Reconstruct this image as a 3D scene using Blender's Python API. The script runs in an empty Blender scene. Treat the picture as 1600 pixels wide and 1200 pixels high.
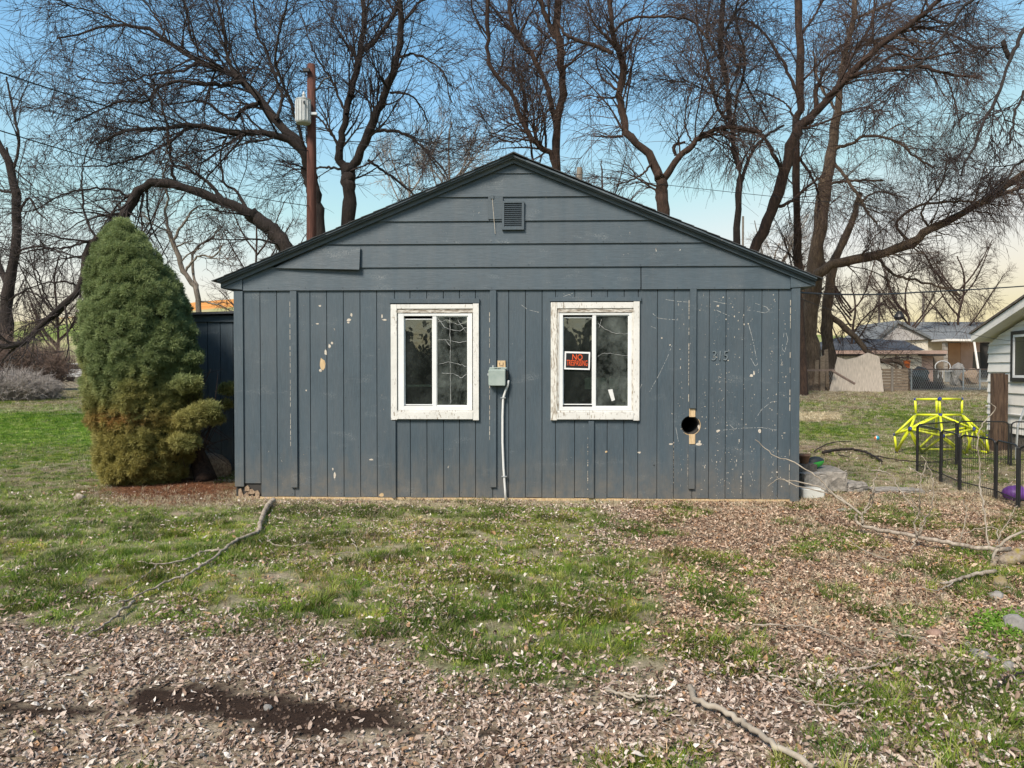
import bpy, bmesh, math, random
import numpy as np
from mathutils import Vector, Matrix, Euler
random.seed(7); RNG = np.random.default_rng(7)
R = math.radians
scene = bpy.context.scene
COL = scene.collection

# ------------------------------------------------------------ camera, sky, sun, exposure
F_PX = 1153.0; PITCH = 0.019; CAM_H = 1.61
cam_data = bpy.data.cameras.new('camera'); cam = bpy.data.objects.new('camera', cam_data); COL.objects.link(cam)
cam.location = (0, 0, CAM_H); cam.rotation_euler = (math.pi/2 - PITCH, 0, 0)
cam_data.sensor_width = 36; cam_data.lens = 36*F_PX/1600; cam_data.clip_end = 5000; cam_data.clip_start = 0.05
scene.camera = cam
scene.view_settings.view_transform = 'Standard'; scene.view_settings.look = 'None'
scene.view_settings.gamma = 1; scene.view_settings.use_curve_mapping = False
scene.view_settings.exposure = 1.12
SUN_EL, SUN_AZ = R(46), R(214)          # azimuth clockwise from +Y (the view direction): behind the camera, to the left
world = bpy.data.worlds.new('World'); scene.world = world; world.use_nodes = True
wt = world.node_tree; wt.nodes.clear()
def wn(t, **k):
    n = wt.nodes.new(t)
    for a, b in k.items(): setattr(n, a, b)
    return n
w_out = wn('ShaderNodeOutputWorld'); w_bg = wn('ShaderNodeBackground'); w_bg2 = wn('ShaderNodeBackground'); w_add = wn('ShaderNodeAddShader')
w_sky = wn('ShaderNodeTexSky', sky_type='NISHITA', sun_disc=False, sun_elevation=SUN_EL, sun_rotation=SUN_AZ, air_density=1.0, dust_density=1.0, ozone_density=1.5)
w_bg.inputs[1].default_value = 0.03; w_sat = wn('ShaderNodeHueSaturation'); w_sat.inputs['Saturation'].default_value = 1.0
w_tc = wn('ShaderNodeTexCoord'); w_sep = wn('ShaderNodeSeparateXYZ'); w_ramp = wn('ShaderNodeValToRGB')
wt.links.new(w_tc.outputs['Generated'], w_sep.inputs[0]); 
w_mx = wn('ShaderNodeMath', operation='MAXIMUM'); w_mx.inputs[1].default_value = 0.0; wt.links.new(w_sep.outputs['X'], w_mx.inputs[0])
w_ml = wn('ShaderNodeMath', operation='MULTIPLY'); w_ml.inputs[1].default_value = 0.13; wt.links.new(w_mx.outputs[0], w_ml.inputs[0])
w_sb = wn('ShaderNodeMath', operation='SUBTRACT'); wt.links.new(w_sep.outputs['Z'], w_sb.inputs[0]); wt.links.new(w_ml.outputs[0], w_sb.inputs[1]); wt.links.new(w_sb.outputs[0], w_ramp.inputs[0])
er = w_ramp.color_ramp; er.elements[0].position = 0.0; er.elements[0].color = (.28, .185, .04, 1)
er.elements[1].position = 1.0; er.elements[1].color = (.02, .06, .13, 1)
for p, c in ((.04, (.33, .245, .125)), (.11, (.34, .305, .24)), (.20, (.205, .31, .28)), (.33, (.11, .24, .35)), (.45, (.055, .155, .265)), (.62, (.025, .085, .17))):
    e = er.elements.new(p); e.color = (*c, 1)
wt.links.new(w_sky.outputs[0], w_sat.inputs['Color']); wt.links.new(w_sat.outputs[0], w_bg.inputs[0]); wt.links.new(w_ramp.outputs[0], w_bg2.inputs[0]); w_bg2.inputs[1].default_value = 0.9
wt.links.new(w_bg.outputs[0], w_add.inputs[0]); wt.links.new(w_bg2.outputs[0], w_add.inputs[1]); wt.links.new(w_add.outputs[0], w_out.inputs[0])
sun_d = bpy.data.lights.new('sun', 'SUN'); sun = bpy.data.objects.new('sun', sun_d); COL.objects.link(sun)
sun_d.energy = 2.7; sun_d.angle = R(17); sun_d.color = (1.0, 0.90, 0.78)
sd = Vector((math.sin(SUN_AZ)*math.cos(SUN_EL), math.cos(SUN_AZ)*math.cos(SUN_EL), math.sin(SUN_EL)))
sun.rotation_euler = sd.to_track_quat('Z', 'Y').to_euler(); sun.location = sd*50

# ------------------------------------------------------------ terrain and pixel helpers
def sstep(a, b, x):
    t = np.clip((np.asarray(x, float)-a)/(b-a), 0, 1); return t*t*(3-2*t)
_perm = np.random.default_rng(3).permutation(512)
def vnoise(x, y, s=1.0, seed=0):
    x = np.asarray(x, float)*s+seed*17.3; y = np.asarray(y, float)*s-seed*9.1
    xi = np.floor(x).astype(int); yi = np.floor(y).astype(int); fx = x-xi; fy = y-yi
    fx = fx*fx*(3-2*fx); fy = fy*fy*(3-2*fy)
    def h(i, j): return _perm[(_perm[i & 511]+j) & 511]/511.0
    return (h(xi, yi)*(1-fx)+h(xi+1, yi)*fx)*(1-fy)+(h(xi, yi+1)*(1-fx)+h(xi+1, yi+1)*fx)*fy
def fbm(x, y, s=1.0, seed=0, o=4):
    v = 0; a = .5; t = 0
    for i in range(o):
        v = v+a*vnoise(x, y, s*2**i, seed+i); t += a; a *= .5
    return v/t
def tz(x, y):
    x = np.asarray(x, float); y = np.asarray(y, float)
    z = 0.55*sstep(16, 42, y)+0.008*np.clip(y-42, 0, 60)
    near = (1-sstep(10, 16, np.abs(y-7)))
    z = z+0.05*(fbm(x, y, .8, 5)-.5)*(1-sstep(7.0, 8.6, y))*near+0.10*(fbm(x, y, .35, 8)-.5)*sstep(13, 20, y)
    th = x/np.maximum(y, 1)                                      # far hills, higher towards the left of the view
    hh = np.interp(th, [-3, -1, -.67, -.52, -.42, -.36, -.2, .1, .45, .7, 3], [10, 18, 27, 33, 39, 41, 36, 26, 19, 17, 16])
    z = z+(hh+3*(fbm(x, y, .006, 2)-.5))*sstep(120, 430, y)*(1-.25*sstep(600, 1500, y))
    return z
cp, sp = math.cos(PITCH), math.sin(PITCH)
def ray(px, py):
    x = (px-800)/F_PX; v = (600-py)/F_PX
    return Vector((x, cp+v*sp, -sp+v*cp))
def P(px, py, Y):
    d = ray(px, py); return Vector((0, 0, CAM_H))+d*(Y/d.y)
def gp(px, py, lift=0.0):
    Y = 5.0
    d = ray(px, py); k = d.z/d.y
    lo, hi = 1.0, 200.0
    for _ in range(40):
        m = .5*(lo+hi)
        if CAM_H+k*m > float(tz(d.x/d.y*m, m)): lo = m
        else: hi = m
    Y = lo; return Vector((d.x/d.y*Y, Y, float(tz(d.x/d.y*Y, Y))+lift))
def gpv(px, py):
    px = np.asarray(px, float); py = np.clip(np.asarray(py, float), 590, 2000); x = (px-800)/F_PX; v = (600-py)/F_PX; dy = cp+v*sp; dz = -sp+v*cp
    lo = np.full(px.shape, 1.0); hi = np.full(px.shape, 60.0)
    for _ in range(26):
        m = .5*(lo+hi); up = CAM_H+dz/dy*m > tz(x/dy*m, m); lo = np.where(up, m, lo); hi = np.where(up, hi, m)
    return x/dy*lo, lo
def to_px(x, y, z=0.0):
    X = np.asarray(x, float); Yc = np.asarray(y, float)*cp-(z-CAM_H)*sp; Zc = np.asarray(y, float)*sp+(z-CAM_H)*cp
    return 800+F_PX*X/Yc, 600-F_PX*Zc/Yc

# ------------------------------------------------------------ materials
MATS = {}
def rgb(c): return (c[0], c[1], c[2], 1)
class NT:
    def __init__(s, name):
        s.m = bpy.data.materials.new(name); s.m.use_nodes = True; s.t = s.m.node_tree; s.t.nodes.clear()
        s.out = s.n('ShaderNodeOutputMaterial'); s.b = s.n('ShaderNodeBsdfPrincipled'); s.l(s.b.outputs[0], s.out.inputs[0]); MATS[name] = s.m
    def n(s, t, **k):
        n = s.t.nodes.new(t)
        for a, b in k.items(): setattr(n, a, b)
        return n
    def l(s, a, b): s.t.links.new(a, b)
    def coord(s, scale=(1, 1, 1), which='Object'):
        c = s.n('ShaderNodeTexCoord'); m = s.n('ShaderNodeMapping'); m.inputs['Scale'].default_value = scale
        s.l(c.outputs[which], m.inputs[0]); return m.outputs[0]
    def noise(s, vec, scale, detail=4, rough=.6, dist=0):
        n = s.n('ShaderNodeTexNoise'); n.inputs['Scale'].default_value = scale; n.inputs['Detail'].default_value = detail
        n.inputs['Roughness'].default_value = rough; n.inputs['Distortion'].default_value = dist; s.l(vec, n.inputs['Vector']); return n.outputs['Fac']
    def ramp(s, fac, stops):
        r = s.n('ShaderNodeValToRGB'); e = r.color_ramp.elements
        while len(e) < len(stops): e.new(.5)
        for i, (p, c) in enumerate(stops):
            e[i].position = p; e[i].color = rgb(c) if not isinstance(c, (int, float)) else (c, c, c, 1)
        s.l(fac, r.inputs[0]); return r.outputs[0]
    def mix(s, fac, a, b, mode='MIX'):
        m = s.n('ShaderNodeMix', data_type='RGBA', blend_type=mode)
        for v, i in ((fac, 0), (a, 6), (b, 7)):
            if isinstance(v, (int, float)): m.inputs[i].default_value = v
            elif isinstance(v, tuple): m.inputs[i].default_value = rgb(v)
            else: s.l(v, m.inputs[i])
        return m.outputs[2]
    def math(s, op, a, b=None):
        m = s.n('ShaderNodeMath', operation=op)
        for v, i in ((a, 0), (b, 1)):
            if v is None: continue
            if isinstance(v, (int, float)): m.inputs[i].default_value = v
            else: s.l(v, m.inputs[i])
        return m.outputs[0]
    def color(s, c): s.l(c, s.b.inputs['Base Color']) if not isinstance(c, tuple) else setattr(s.b.inputs['Base Color'], 'default_value', rgb(c))
    def bump(s, h, strength=.4, dist=.01):
        b = s.n('ShaderNodeBump'); b.inputs['Strength'].default_value = strength; b.inputs['Distance'].default_value = dist
        s.l(h, b.inputs['Height']); s.l(b.outputs[0], s.b.inputs['Normal'])
    def rough(s, v): s.b.inputs['Roughness'].default_value = v
def simple(name, c1, c2=None, scale=8, rough=.8, bump=.3, bd=.01, stretch=(1, 1, 1), metal=0, lo=.35, hi=.65):
    k = NT(name); v = k.coord(stretch); f = k.noise(v, scale, 6)
    k.color(k.ramp(f, [(lo, c1), (hi, c2 or c1)])); k.rough(rough); k.b.inputs['Metallic'].default_value = metal
    if bump: k.bump(k.noise(v, scale*3, 5), bump, bd)
    return k.m

# weathered slate-blue paint: own coordinate is the house's, so wear runs across boards
def paint(name, stretch=(9, 9, 1.0), wear=.0, base=(.047, .067, .082)):
    k = NT(name); v = k.coord(); vs = k.coord(stretch)
    big = k.noise(v, 1.1, 4); grain = k.noise(vs, 7, 6, .65); fine = k.noise(v, 45, 5, .7)
    oi = k.n('ShaderNodeObjectInfo')
    c = k.mix(k.ramp(big, [(.3, 0.0), (.7, 1.0)]), base, tuple(x*1.32 for x in base))
    c = k.mix(k.math('MULTIPLY', k.ramp(grain, [(.42, 0.0), (.72, 1.0)]), .45), c, tuple(x*1.9 for x in base))
    c = k.mix(k.math('MULTIPLY', oi.outputs['Random'], .16), c, tuple(x*.68 for x in base))
    # chalky scuffs
    sc = k.math('MULTIPLY', k.ramp(k.noise(k.coord((.8, .8, 2.2)), 2.6, 3), [(.58, 0.0), (.70, 1.0)]), k.ramp(k.noise(v, 60, 4, .8), [(.48, 0.0), (.7, .7)]))
    c = k.mix(sc, c, (.30, .32, .32))
    # dirt splashed low, where rain throws soil on the wall
    sep = k.n('ShaderNodeSeparateXYZ'); k.l(v, sep.inputs[0])
    hgt = k.ramp(k.math('ADD', sep.outputs['Z'], k.math('MULTIPLY', k.math('SUBTRACT', k.noise(k.coord((3, 3, .6)), 3, 4), .5), .9)), [(.02, 1.0), (.62, 0.0)])
    c = k.mix(k.math('MULTIPLY', k.math('MULTIPLY', hgt, k.ramp(k.noise(v, 6, 5, .7), [(.35, .25), (.65, 1.0)])), .75), c, (.165, .142, .112))
    st = k.ramp(k.noise(k.coord((2.2, 2.2, .35)), 2.4, 5, .65), [(.40, 0.0), (.66, 1.0)]); c = k.mix(k.math('MULTIPLY', st, .22), c, (.125, .130, .132))
    # chipped flakes showing primer; more towards the sun-worn end
    side = k.n('ShaderNodeMapRange'); side.inputs[1].default_value = .6; side.inputs[2].default_value = 2.6; side.inputs[3].default_value = 0; side.inputs[4].default_value = 1; k.l(sep.outputs['X'], side.inputs[0])
    fl = k.noise(k.coord((1, 1, .55)), 34, 4, .75, .6); reg = k.noise(k.coord((1, 1, .35)), 3.3, 3, .6)
    th = k.math('ADD', k.math('MULTIPLY', reg, .34), k.math('MULTIPLY', side.outputs[0], .035+wear))
    fk = k.ramp(k.math('ADD', fl, th), [(.90, 0.0), (.915, 1.0)])
    fcol = k.ramp(k.noise(v, 9, 3), [(.42, (.52, .50, .45)), (.62, (.40, .30, .20))])
    c = k.mix(fk, c, fcol); k.color(c)
    k.l(k.ramp(fine, [(.3, .50), (.8, .72)]), k.b.inputs['Roughness'])
    h = k.math('SUBTRACT', k.math('ADD', k.math('MULTIPLY', grain, .8), k.math('MULTIPLY', fine, .25)), k.math('MULTIPLY', fk, .5))
    k.bump(h, .5, .006); return k.m
paint('slate_paint'); paint('slate_paint_lap', (1.0, 9, 9), -.03)
simple('number_highlight', (.13, .16, .175), (.16, .19, .205), 20, .6)  # slate digits lightened: highlights on their raised edges put into the colour
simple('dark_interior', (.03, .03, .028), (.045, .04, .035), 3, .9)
simple('raw_wood', (.42, .29, .15), (.62, .46, .27), 14, .8, .3, .004, (4, 4, .6))
simple('rotten_wood', (.16, .10, .06), (.42, .31, .21), 22, .9, .8, .01, (2, 2, 1))
simple('primer_chip', (.62, .58, .50), (.45, .38, .30), 60, .8, .3, .003)
def oldwhite():
    k = NT('old_white_paint'); v = k.coord((1, 1, 1)); f = k.noise(k.coord((6, 6, 1.6)), 9, 7, .75)
    reg = k.noise(v, 2.3, 3)
    fk = k.ramp(k.math('ADD', f, k.math('MULTIPLY', reg, .25)), [(.72, 0.0), (.75, 1.0)])
    k.color(k.mix(fk, k.mix(k.ramp(k.noise(v, 5), [(.3, 0.0), (.7, 1.0)]), (.60, .59, .55), (.72, .71, .67)), k.ramp(f, [(.5, (.22, .17, .12)), (.8, (.40, .35, .28))])))
    k.rough(.6); k.bump(k.math('SUBTRACT', k.noise(v, 50), k.math('MULTIPLY', fk, 1.0)), .5, .003)
oldwhite()
simple('peeled_white_trim', (.20, .16, .12), (.62, .59, .53), 12, .8, .5, .004, (1.2, 1, 7), 0, .42, .6)
simple('peeled_white_upright', (.30, .25, .19), (.68, .66, .60), 11, .8, .5, .004, (7, 1, 1.2), 0, .38, .52)
simple('white_vinyl', (.66, .67, .66), (.76, .77, .76), 3, .4, .05)
def glass(name, dirt):
    k = NT(name); v = k.coord()
    tr = k.n('ShaderNodeBsdfTransparent'); tr.inputs[0].default_value = (.75, .8, .76, 1)
    gl = k.n('ShaderNodeBsdfGlossy'); gl.inputs['Roughness'].default_value = .03; gl.inputs[0].default_value = (.95, 1, .97, 1)
    fr = k.n('ShaderNodeFresnel'); fr.inputs[0].default_value = 1.9
    df = k.n('ShaderNodeBsdfDiffuse'); df.inputs[0].default_value = (.33, .37, .34, 1)
    bp = k.n('ShaderNodeBump'); bp.inputs['Strength'].default_value = .12; bp.inputs['Distance'].default_value = .02; k.l(k.noise(v, 5, 2), bp.inputs['Height']); k.l(bp.outputs[0], gl.inputs['Normal'])
    m1 = k.n('ShaderNodeMixShader'); m2 = k.n('ShaderNodeMixShader')
    k.l(fr.outputs[0], m1.inputs[0]); k.l(tr.outputs[0], m1.inputs[1]); k.l(gl.outputs[0], m1.inputs[2])
    dd = k.ramp(k.math('ADD', k.math('MULTIPLY', k.noise(k.coord((1.3, 1, 1.0)), 2.6, 7, .72, .2), .9), k.math('MULTIPLY', k.noise(k.coord((1, 1, .8)), 30, 4), .14)), [(.42, .02), (.78, dirt)])
    k.l(dd, m2.inputs[0]); k.l(m1.outputs[0], m2.inputs[1]); k.l(df.outputs[0], m2.inputs[2]); k.l(m2.outputs[0], k.out.inputs[0])
glass('glass_clean', .10); glass('glass_dusty', .42)
simple('roof_felt', (.035, .04, .045), (.075, .08, .085), 60, .95, .6, .01)
simple('grey_metal_box', (.27, .33, .30), (.36, .41, .38), 6, .45, .15, .003)
simple('white_pvc', (.62, .62, .60), (.72, .72, .70), 5, .4, .05)
simple('galvanised', (.35, .37, .38), (.48, .5, .5), 9, .45, .1, .003, (1, 1, 1), .5)
simple('sign_white', (.75, .75, .74)); simple('sign_black', (.012, .012, .013), None, 5, .4, 0); simple('sign_orange', (.75, .10, .02), None, 5, .4, 0)
simple('paper', (.48, .47, .38), (.55, .53, .45), 12, .8, 0); simple('cobweb', (.42, .43, .42), (.3, .31, .3), 30, .9, 0)
simple('pole_wood', (.05, .017, .011), (.12, .045, .03), 8, .85, .6, .02, (3, 3, .25))
simple('grey_pole_wood', (.16, .14, .12), (.28, .25, .21), 8, .9, .6, .02, (3, 3, .25))
simple('transformer_grey', (.36, .38, .38), (.47, .49, .48), 4, .5, .1)
simple('black_cable', (.012, .012, .014), None, 5, .6, 0)
simple('black_metal', (.010, .010, .011), (.02, .02, .02), 5, .45, 0)
def bark(name, a, b, sc=6):
    k = NT(name); v = k.coord((3, 3, .55)); f = k.noise(v, sc, 7, .7); g = k.noise(k.coord(), 1.2, 3)
    k.color(k.mix(k.ramp(g, [(.35, 0.0), (.65, .6)]), k.ramp(f, [(.35, a), (.68, b)]), tuple(x*.6 for x in a))); k.rough(.95); k.bump(f, .9, .06)
bark('bark_dark', (.013, .009, .008), (.052, .037, .029)); bark('bark_brown', (.020, .011, .008), (.095, .056, .037)); bark('bark_pale', (.15, .125, .10), (.34, .29, .24))
simple('twig_dark', (.022, .015, .015), (.045, .031, .03), 2, .8, 0); simple('twig_brown', (.040, .024, .020), (.085, .053, .042), 2, .8, 0)
simple('twig_pale', (.24, .20, .165), (.38, .33, .28), 2, .85, 0); simple('twig_grey', (.30, .27, .25), (.42, .38, .35), 2, .9, 0)
simple('stick', (.17, .135, .10), (.42, .36, .29), 9, .9, .5, .006, (3, 3, 1)); simple('pale_stick', (.20, .165, .125), (.38, .33, .26), 9, .85, .4, .004)
bark('bark_tan', (.07, .048, .032), (.26, .185, .125)); simple('twig_bush', (.15, .10, .08), (.26, .19, .15), 2, .9, 0)
def inst_mat(name, rough=.75, trans=.0, spec=.3):
    k = NT(name); a = k.n('ShaderNodeAttribute', attribute_type='INSTANCER', attribute_name='col')
    c = k.mix(1.0, a.outputs['Color'], k.ramp(k.noise(k.coord(), 40, 2), [(.3, .8), (.7, 1.15)]), 'MULTIPLY')
    k.color(c); k.rough(rough); k.b.inputs['Specular IOR Level'].default_value = spec
    if trans:
        t = k.n('ShaderNodeBsdfTranslucent'); k.l(c, t.inputs[0]); m = k.n('ShaderNodeMixShader'); m.inputs[0].default_value = trans
        k.l(k.b.outputs[0], m.inputs[1]); k.l(t.outputs[0], m.inputs[2]); k.l(m.outputs[0], k.out.inputs[0])
inst_mat('grass_blade', .6, .3); inst_mat('dead_leaf', .75, .12); inst_mat('needle', .6, .34)
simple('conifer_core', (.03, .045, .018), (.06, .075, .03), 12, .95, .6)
simple('white_lap', (.68, .655, .61), (.76, .735, .69), 3, .6, .1); simple('black_trim', (.014, .013, .015), None, 4, .5, 0)
simple('brown_roof_edge', (.08, .065, .055), (.15, .125, .105), 14, .9, .5); simple('grey_shingle', (.10, .11, .115), (.17, .18, .185), 3, .95, .4)
simple('dark_shingle', (.045, .05, .06), (.08, .085, .095), 3, .95, .4); simple('pink_wall', (.40, .27, .21), (.47, .33, .27), 1.5, .85); simple('tan_wall', (.38, .23, .14), (.46, .29, .18), 2, .85)
simple('cream_wall', (.55, .50, .40), (.62, .57, .47), 2, .85); simple('grey_wall', (.36, .37, .36), (.45, .45, .43), 2, .85); simple('gable_grey', (.36, .34, .33), (.45, .43, .41), 2, .85)
simple('plywood', (.36, .31, .26), (.60, .53, .45), 6, .85, .3, .01, (5, 5, .5)); simple('old_plank', (.14, .105, .075), (.27, .21, .15), 6, .9, .5, .01, (.6, 3, 3))
simple('post_wood', (.03, .016, .010), (.11, .07, .045), 7, .9, .8, .02, (5, 5, .5)); simple('rusty_rail', (.12, .085, .07), (.2, .15, .12), 6, .7)
simple('yellow_plastic', (.62, .68, .02), (.70, .76, .04), 3, .35, .05); simple('blue_plastic', (.015, .03, .20), None, 3, .4, 0)
simple('concrete', (.15, .135, .115), (.34, .31, .27), 18, .95, .7, .015); simple('concrete_dark', (.07, .06, .05), (.16, .14, .12), 18, .95, .7, .015)
simple('block_grey', (.20, .185, .16), (.36, .33, .29), 30, .95, .6, .01); simple('bin_plastic', (.50, .50, .46), (.58, .58, .53), 4, .45, .05)
simple('green_plastic', (.05, .42, .06), None, 3, .4, 0); simple('black_rubber', (.03, .04, .04), None, 3, .6, 0); simple('cyan_plastic', (.02, .30, .45), None, 3, .4, 0); simple('orange_plastic', (.65, .15, .03), None, 3, .4, 0); simple('purple_plastic', (.13, .04, .22), (.17, .06, .28), 3, .5, 0)
simple('clay', (.25, .13, .08), (.40, .24, .16), 12, .9); simple('rock', (.17, .16, .145), (.34, .32, .29), 9, .9, .8, .02); simple('rock_red', (.22, .13, .09), (.33, .22, .17), 9, .9, .8, .02)
simple('hedge_leaf', (.012, .022, .010), (.045, .06, .025), 3, .9, .9, .1); simple('car_white', (.6, .61, .62), None, 3, .35, 0); simple('car_glass', (.02, .025, .03), None, 3, .1, 0)
def mossbark():
    k = NT('moss_bark'); v = k.coord(); f = k.noise(v, 18, 6, .7)
    k.color(k.mix(k.ramp(k.noise(v, 7, 4), [(.45, 0.0), (.6, 1.0)]), k.ramp(f, [(.35, (.16, .12, .085)), (.65, (.36, .30, .23))]), (.26, .21, .03))); k.rough(.95); k.bump(f, .9, .02)
mossbark()

# ------------------------------------------------------------ mesh helpers
class MB:
    def __init__(s): s.v = []; s.f = []
    def add(s, vs, fs):
        o = len(s.v); s.v += [tuple(map(float, v)) for v in vs]; s.f += [tuple(i+o for i in f) for f in fs]; return s
    def box(s, x0, x1, y0, y1, z0, z1):
        return s.add([(x, y, z) for z in (z0, z1) for y in (y0, y1) for x in (x0, x1)], [(0, 2, 3, 1), (4, 5, 7, 6), (0, 1, 5, 4), (2, 6, 7, 3), (0, 4, 6, 2), (1, 3, 7, 5)])
    def prism(s, poly, a, b):
        """poly: list of 3D points of the front face; extruded by vector from a to b"""
        n = len(poly); A = [Vector(p)+Vector(a) for p in poly]; B = [Vector(p)+Vector(b) for p in poly]
        return s.add(A+B, [tuple(range(n)), tuple(range(2*n-1, n-1, -1))]+[(i, i+n, (i+1) % n+n, (i+1) % n) for i in range(n)])
    def tube(s, pts, rads, n=8, cap=True):
        pts = [Vector(p) for p in pts]
        if isinstance(rads, (int, float)): rads = [rads]*len(pts)
        up = None; rings = []
        for i, p in enumerate(pts):
            t = (pts[min(i+1, len(pts)-1)]-pts[max(i-1, 0)]).normalized()
            if up is None: up = t.orthogonal().normalized()
            else: up = (up-t*up.dot(t)).normalized()
            w = t.cross(up)
            rings.append([p+(up*math.cos(2*math.pi*k/n)+w*math.sin(2*math.pi*k/n))*rads[i] for k in range(n)])
        fs = [(i*n+k, i*n+(k+1) % n, (i+1)*n+(k+1) % n, (i+1)*n+k) for i in range(len(pts)-1) for k in range(n)]
        if cap: fs += [tuple(range(n-1, -1, -1)), tuple(range((len(pts)-1)*n, len(pts)*n))]
        return s.add([v for r in rings for v in r], fs)
    def lathe(s, prof, c=(0, 0, 0), n=20, axis='z'):
        vs = []
        for r, z in prof:
            for k in range(n):
                a = 2*math.pi*k/n; q = (r*math.cos(a), r*math.sin(a), z)
                if axis == 'y': q = (q[0], q[2], q[1])
                vs.append((c[0]+q[0], c[1]+q[1], c[2]+q[2]))
        m = len(prof)
        fs = [(i*n+k, i*n+(k+1) % n, (i+1)*n+(k+1) % n, (i+1)*n+k) for i in range(m-1) for k in range(n)]
        fs += [tuple(range(n-1, -1, -1)), tuple(range((m-1)*n, m*n))]
        return s.add(vs, fs)
    def build(s, name, mat, parent=None, smooth=False, bevel=0):
        me = bpy.data.meshes.new(name); me.from_pydata(s.v, [], s.f); me.validate()
        bm = bmesh.new(); bm.from_mesh(me); bmesh.ops.recalc_face_normals(bm, faces=bm.faces)
        if bevel: bmesh.ops.bevel(bm, geom=bm.edges[:], offset=bevel, segments=1, affect='EDGES', clamp_overlap=True)
        bm.to_mesh(me); bm.free()
        if smooth: me.polygons.foreach_set('use_smooth', [True]*len(me.polygons))
        me.materials.append(MATS[mat]); o = bpy.data.objects.new(name, me); COL.objects.link(o)
        if parent: o.parent = parent
        return o
def npmesh(name, V, Fq, mat, parent=None, smooth=False):
    V = np.ascontiguousarray(V, dtype=np.float32); Fq = np.ascontiguousarray(Fq, dtype=np.int32)
    me = bpy.data.meshes.new(name); me.vertices.add(len(V)); me.vertices.foreach_set('co', V.ravel())
    nf, k = Fq.shape; me.loops.add(nf*k); me.loops.foreach_set('vertex_index', Fq.ravel())
    me.polygons.add(nf); me.polygons.foreach_set('loop_start', np.arange(0, nf*k, k, dtype=np.int32))
    if smooth: me.polygons.foreach_set('use_smooth', np.ones(nf, bool))
    me.update(calc_edges=True); me.materials.append(MATS[mat]); o = bpy.data.objects.new(name, me); COL.objects.link(o)
    if parent: o.parent = parent
    return o
def thing(name, label, cat, loc=(0, 0, 0), rz=0, group=None):
    o = bpy.data.objects.new(name, None); COL.objects.link(o); o.location = loc; o.rotation_euler = (0, 0, rz)
    o.empty_display_size = .2; o['label'] = label; o['category'] = cat
    if group: o['group'] = group
    return o
def tag(o, label, cat, group=None, kind=None):
    if label: o['label'] = label
    if cat: o['category'] = cat
    if group: o['group'] = group
    if kind: o['kind'] = kind
    return o
def world_part(name, mb, mat, root, **k):
    """mesh given in world coordinates, parented to root which has its own location"""
    o = mb.build(name, mat, root, **k)
    inv = (Matrix.Translation(root.location) @ Euler(root.rotation_euler).to_matrix().to_4x4()).inverted()
    o.data.transform(inv); return o
def cut(o, cutter):
    md = o.modifiers.new('b', 'BOOLEAN'); md.operation = 'DIFFERENCE'; md.object = cutter; md.solver = 'EXACT'
    dg = bpy.context.evaluated_depsgraph_get(); dg.update()
    me = bpy.data.meshes.new_from_object(o.evaluated_get(dg)); o.modifiers.clear(); o.data = me
def text_part(name, s, size, depth, mat, parent, loc, shear=0, bold=0, xs=1.0):
    c = bpy.data.curves.new(name, 'FONT'); c.body = s; c.size = size; c.extrude = depth; c.align_x = 'CENTER'; c.align_y = 'CENTER'; c.shear = shear; c.offset = bold
    t = bpy.data.objects.new('tmp', c); COL.objects.link(t)
    dg = bpy.context.evaluated_depsgraph_get(); me = bpy.data.meshes.new_from_object(t.evaluated_get(dg)); bpy.data.objects.remove(t)
    me.transform(Matrix.Translation(loc) @ Matrix.Rotation(math.pi/2, 4, 'X') @ Matrix.Diagonal((xs, 1, 1, 1)))
    me.materials.clear(); me.materials.append(MATS[mat]); o = bpy.data.objects.new(name, me); COL.objects.link(o); o.parent = parent; return o
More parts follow.
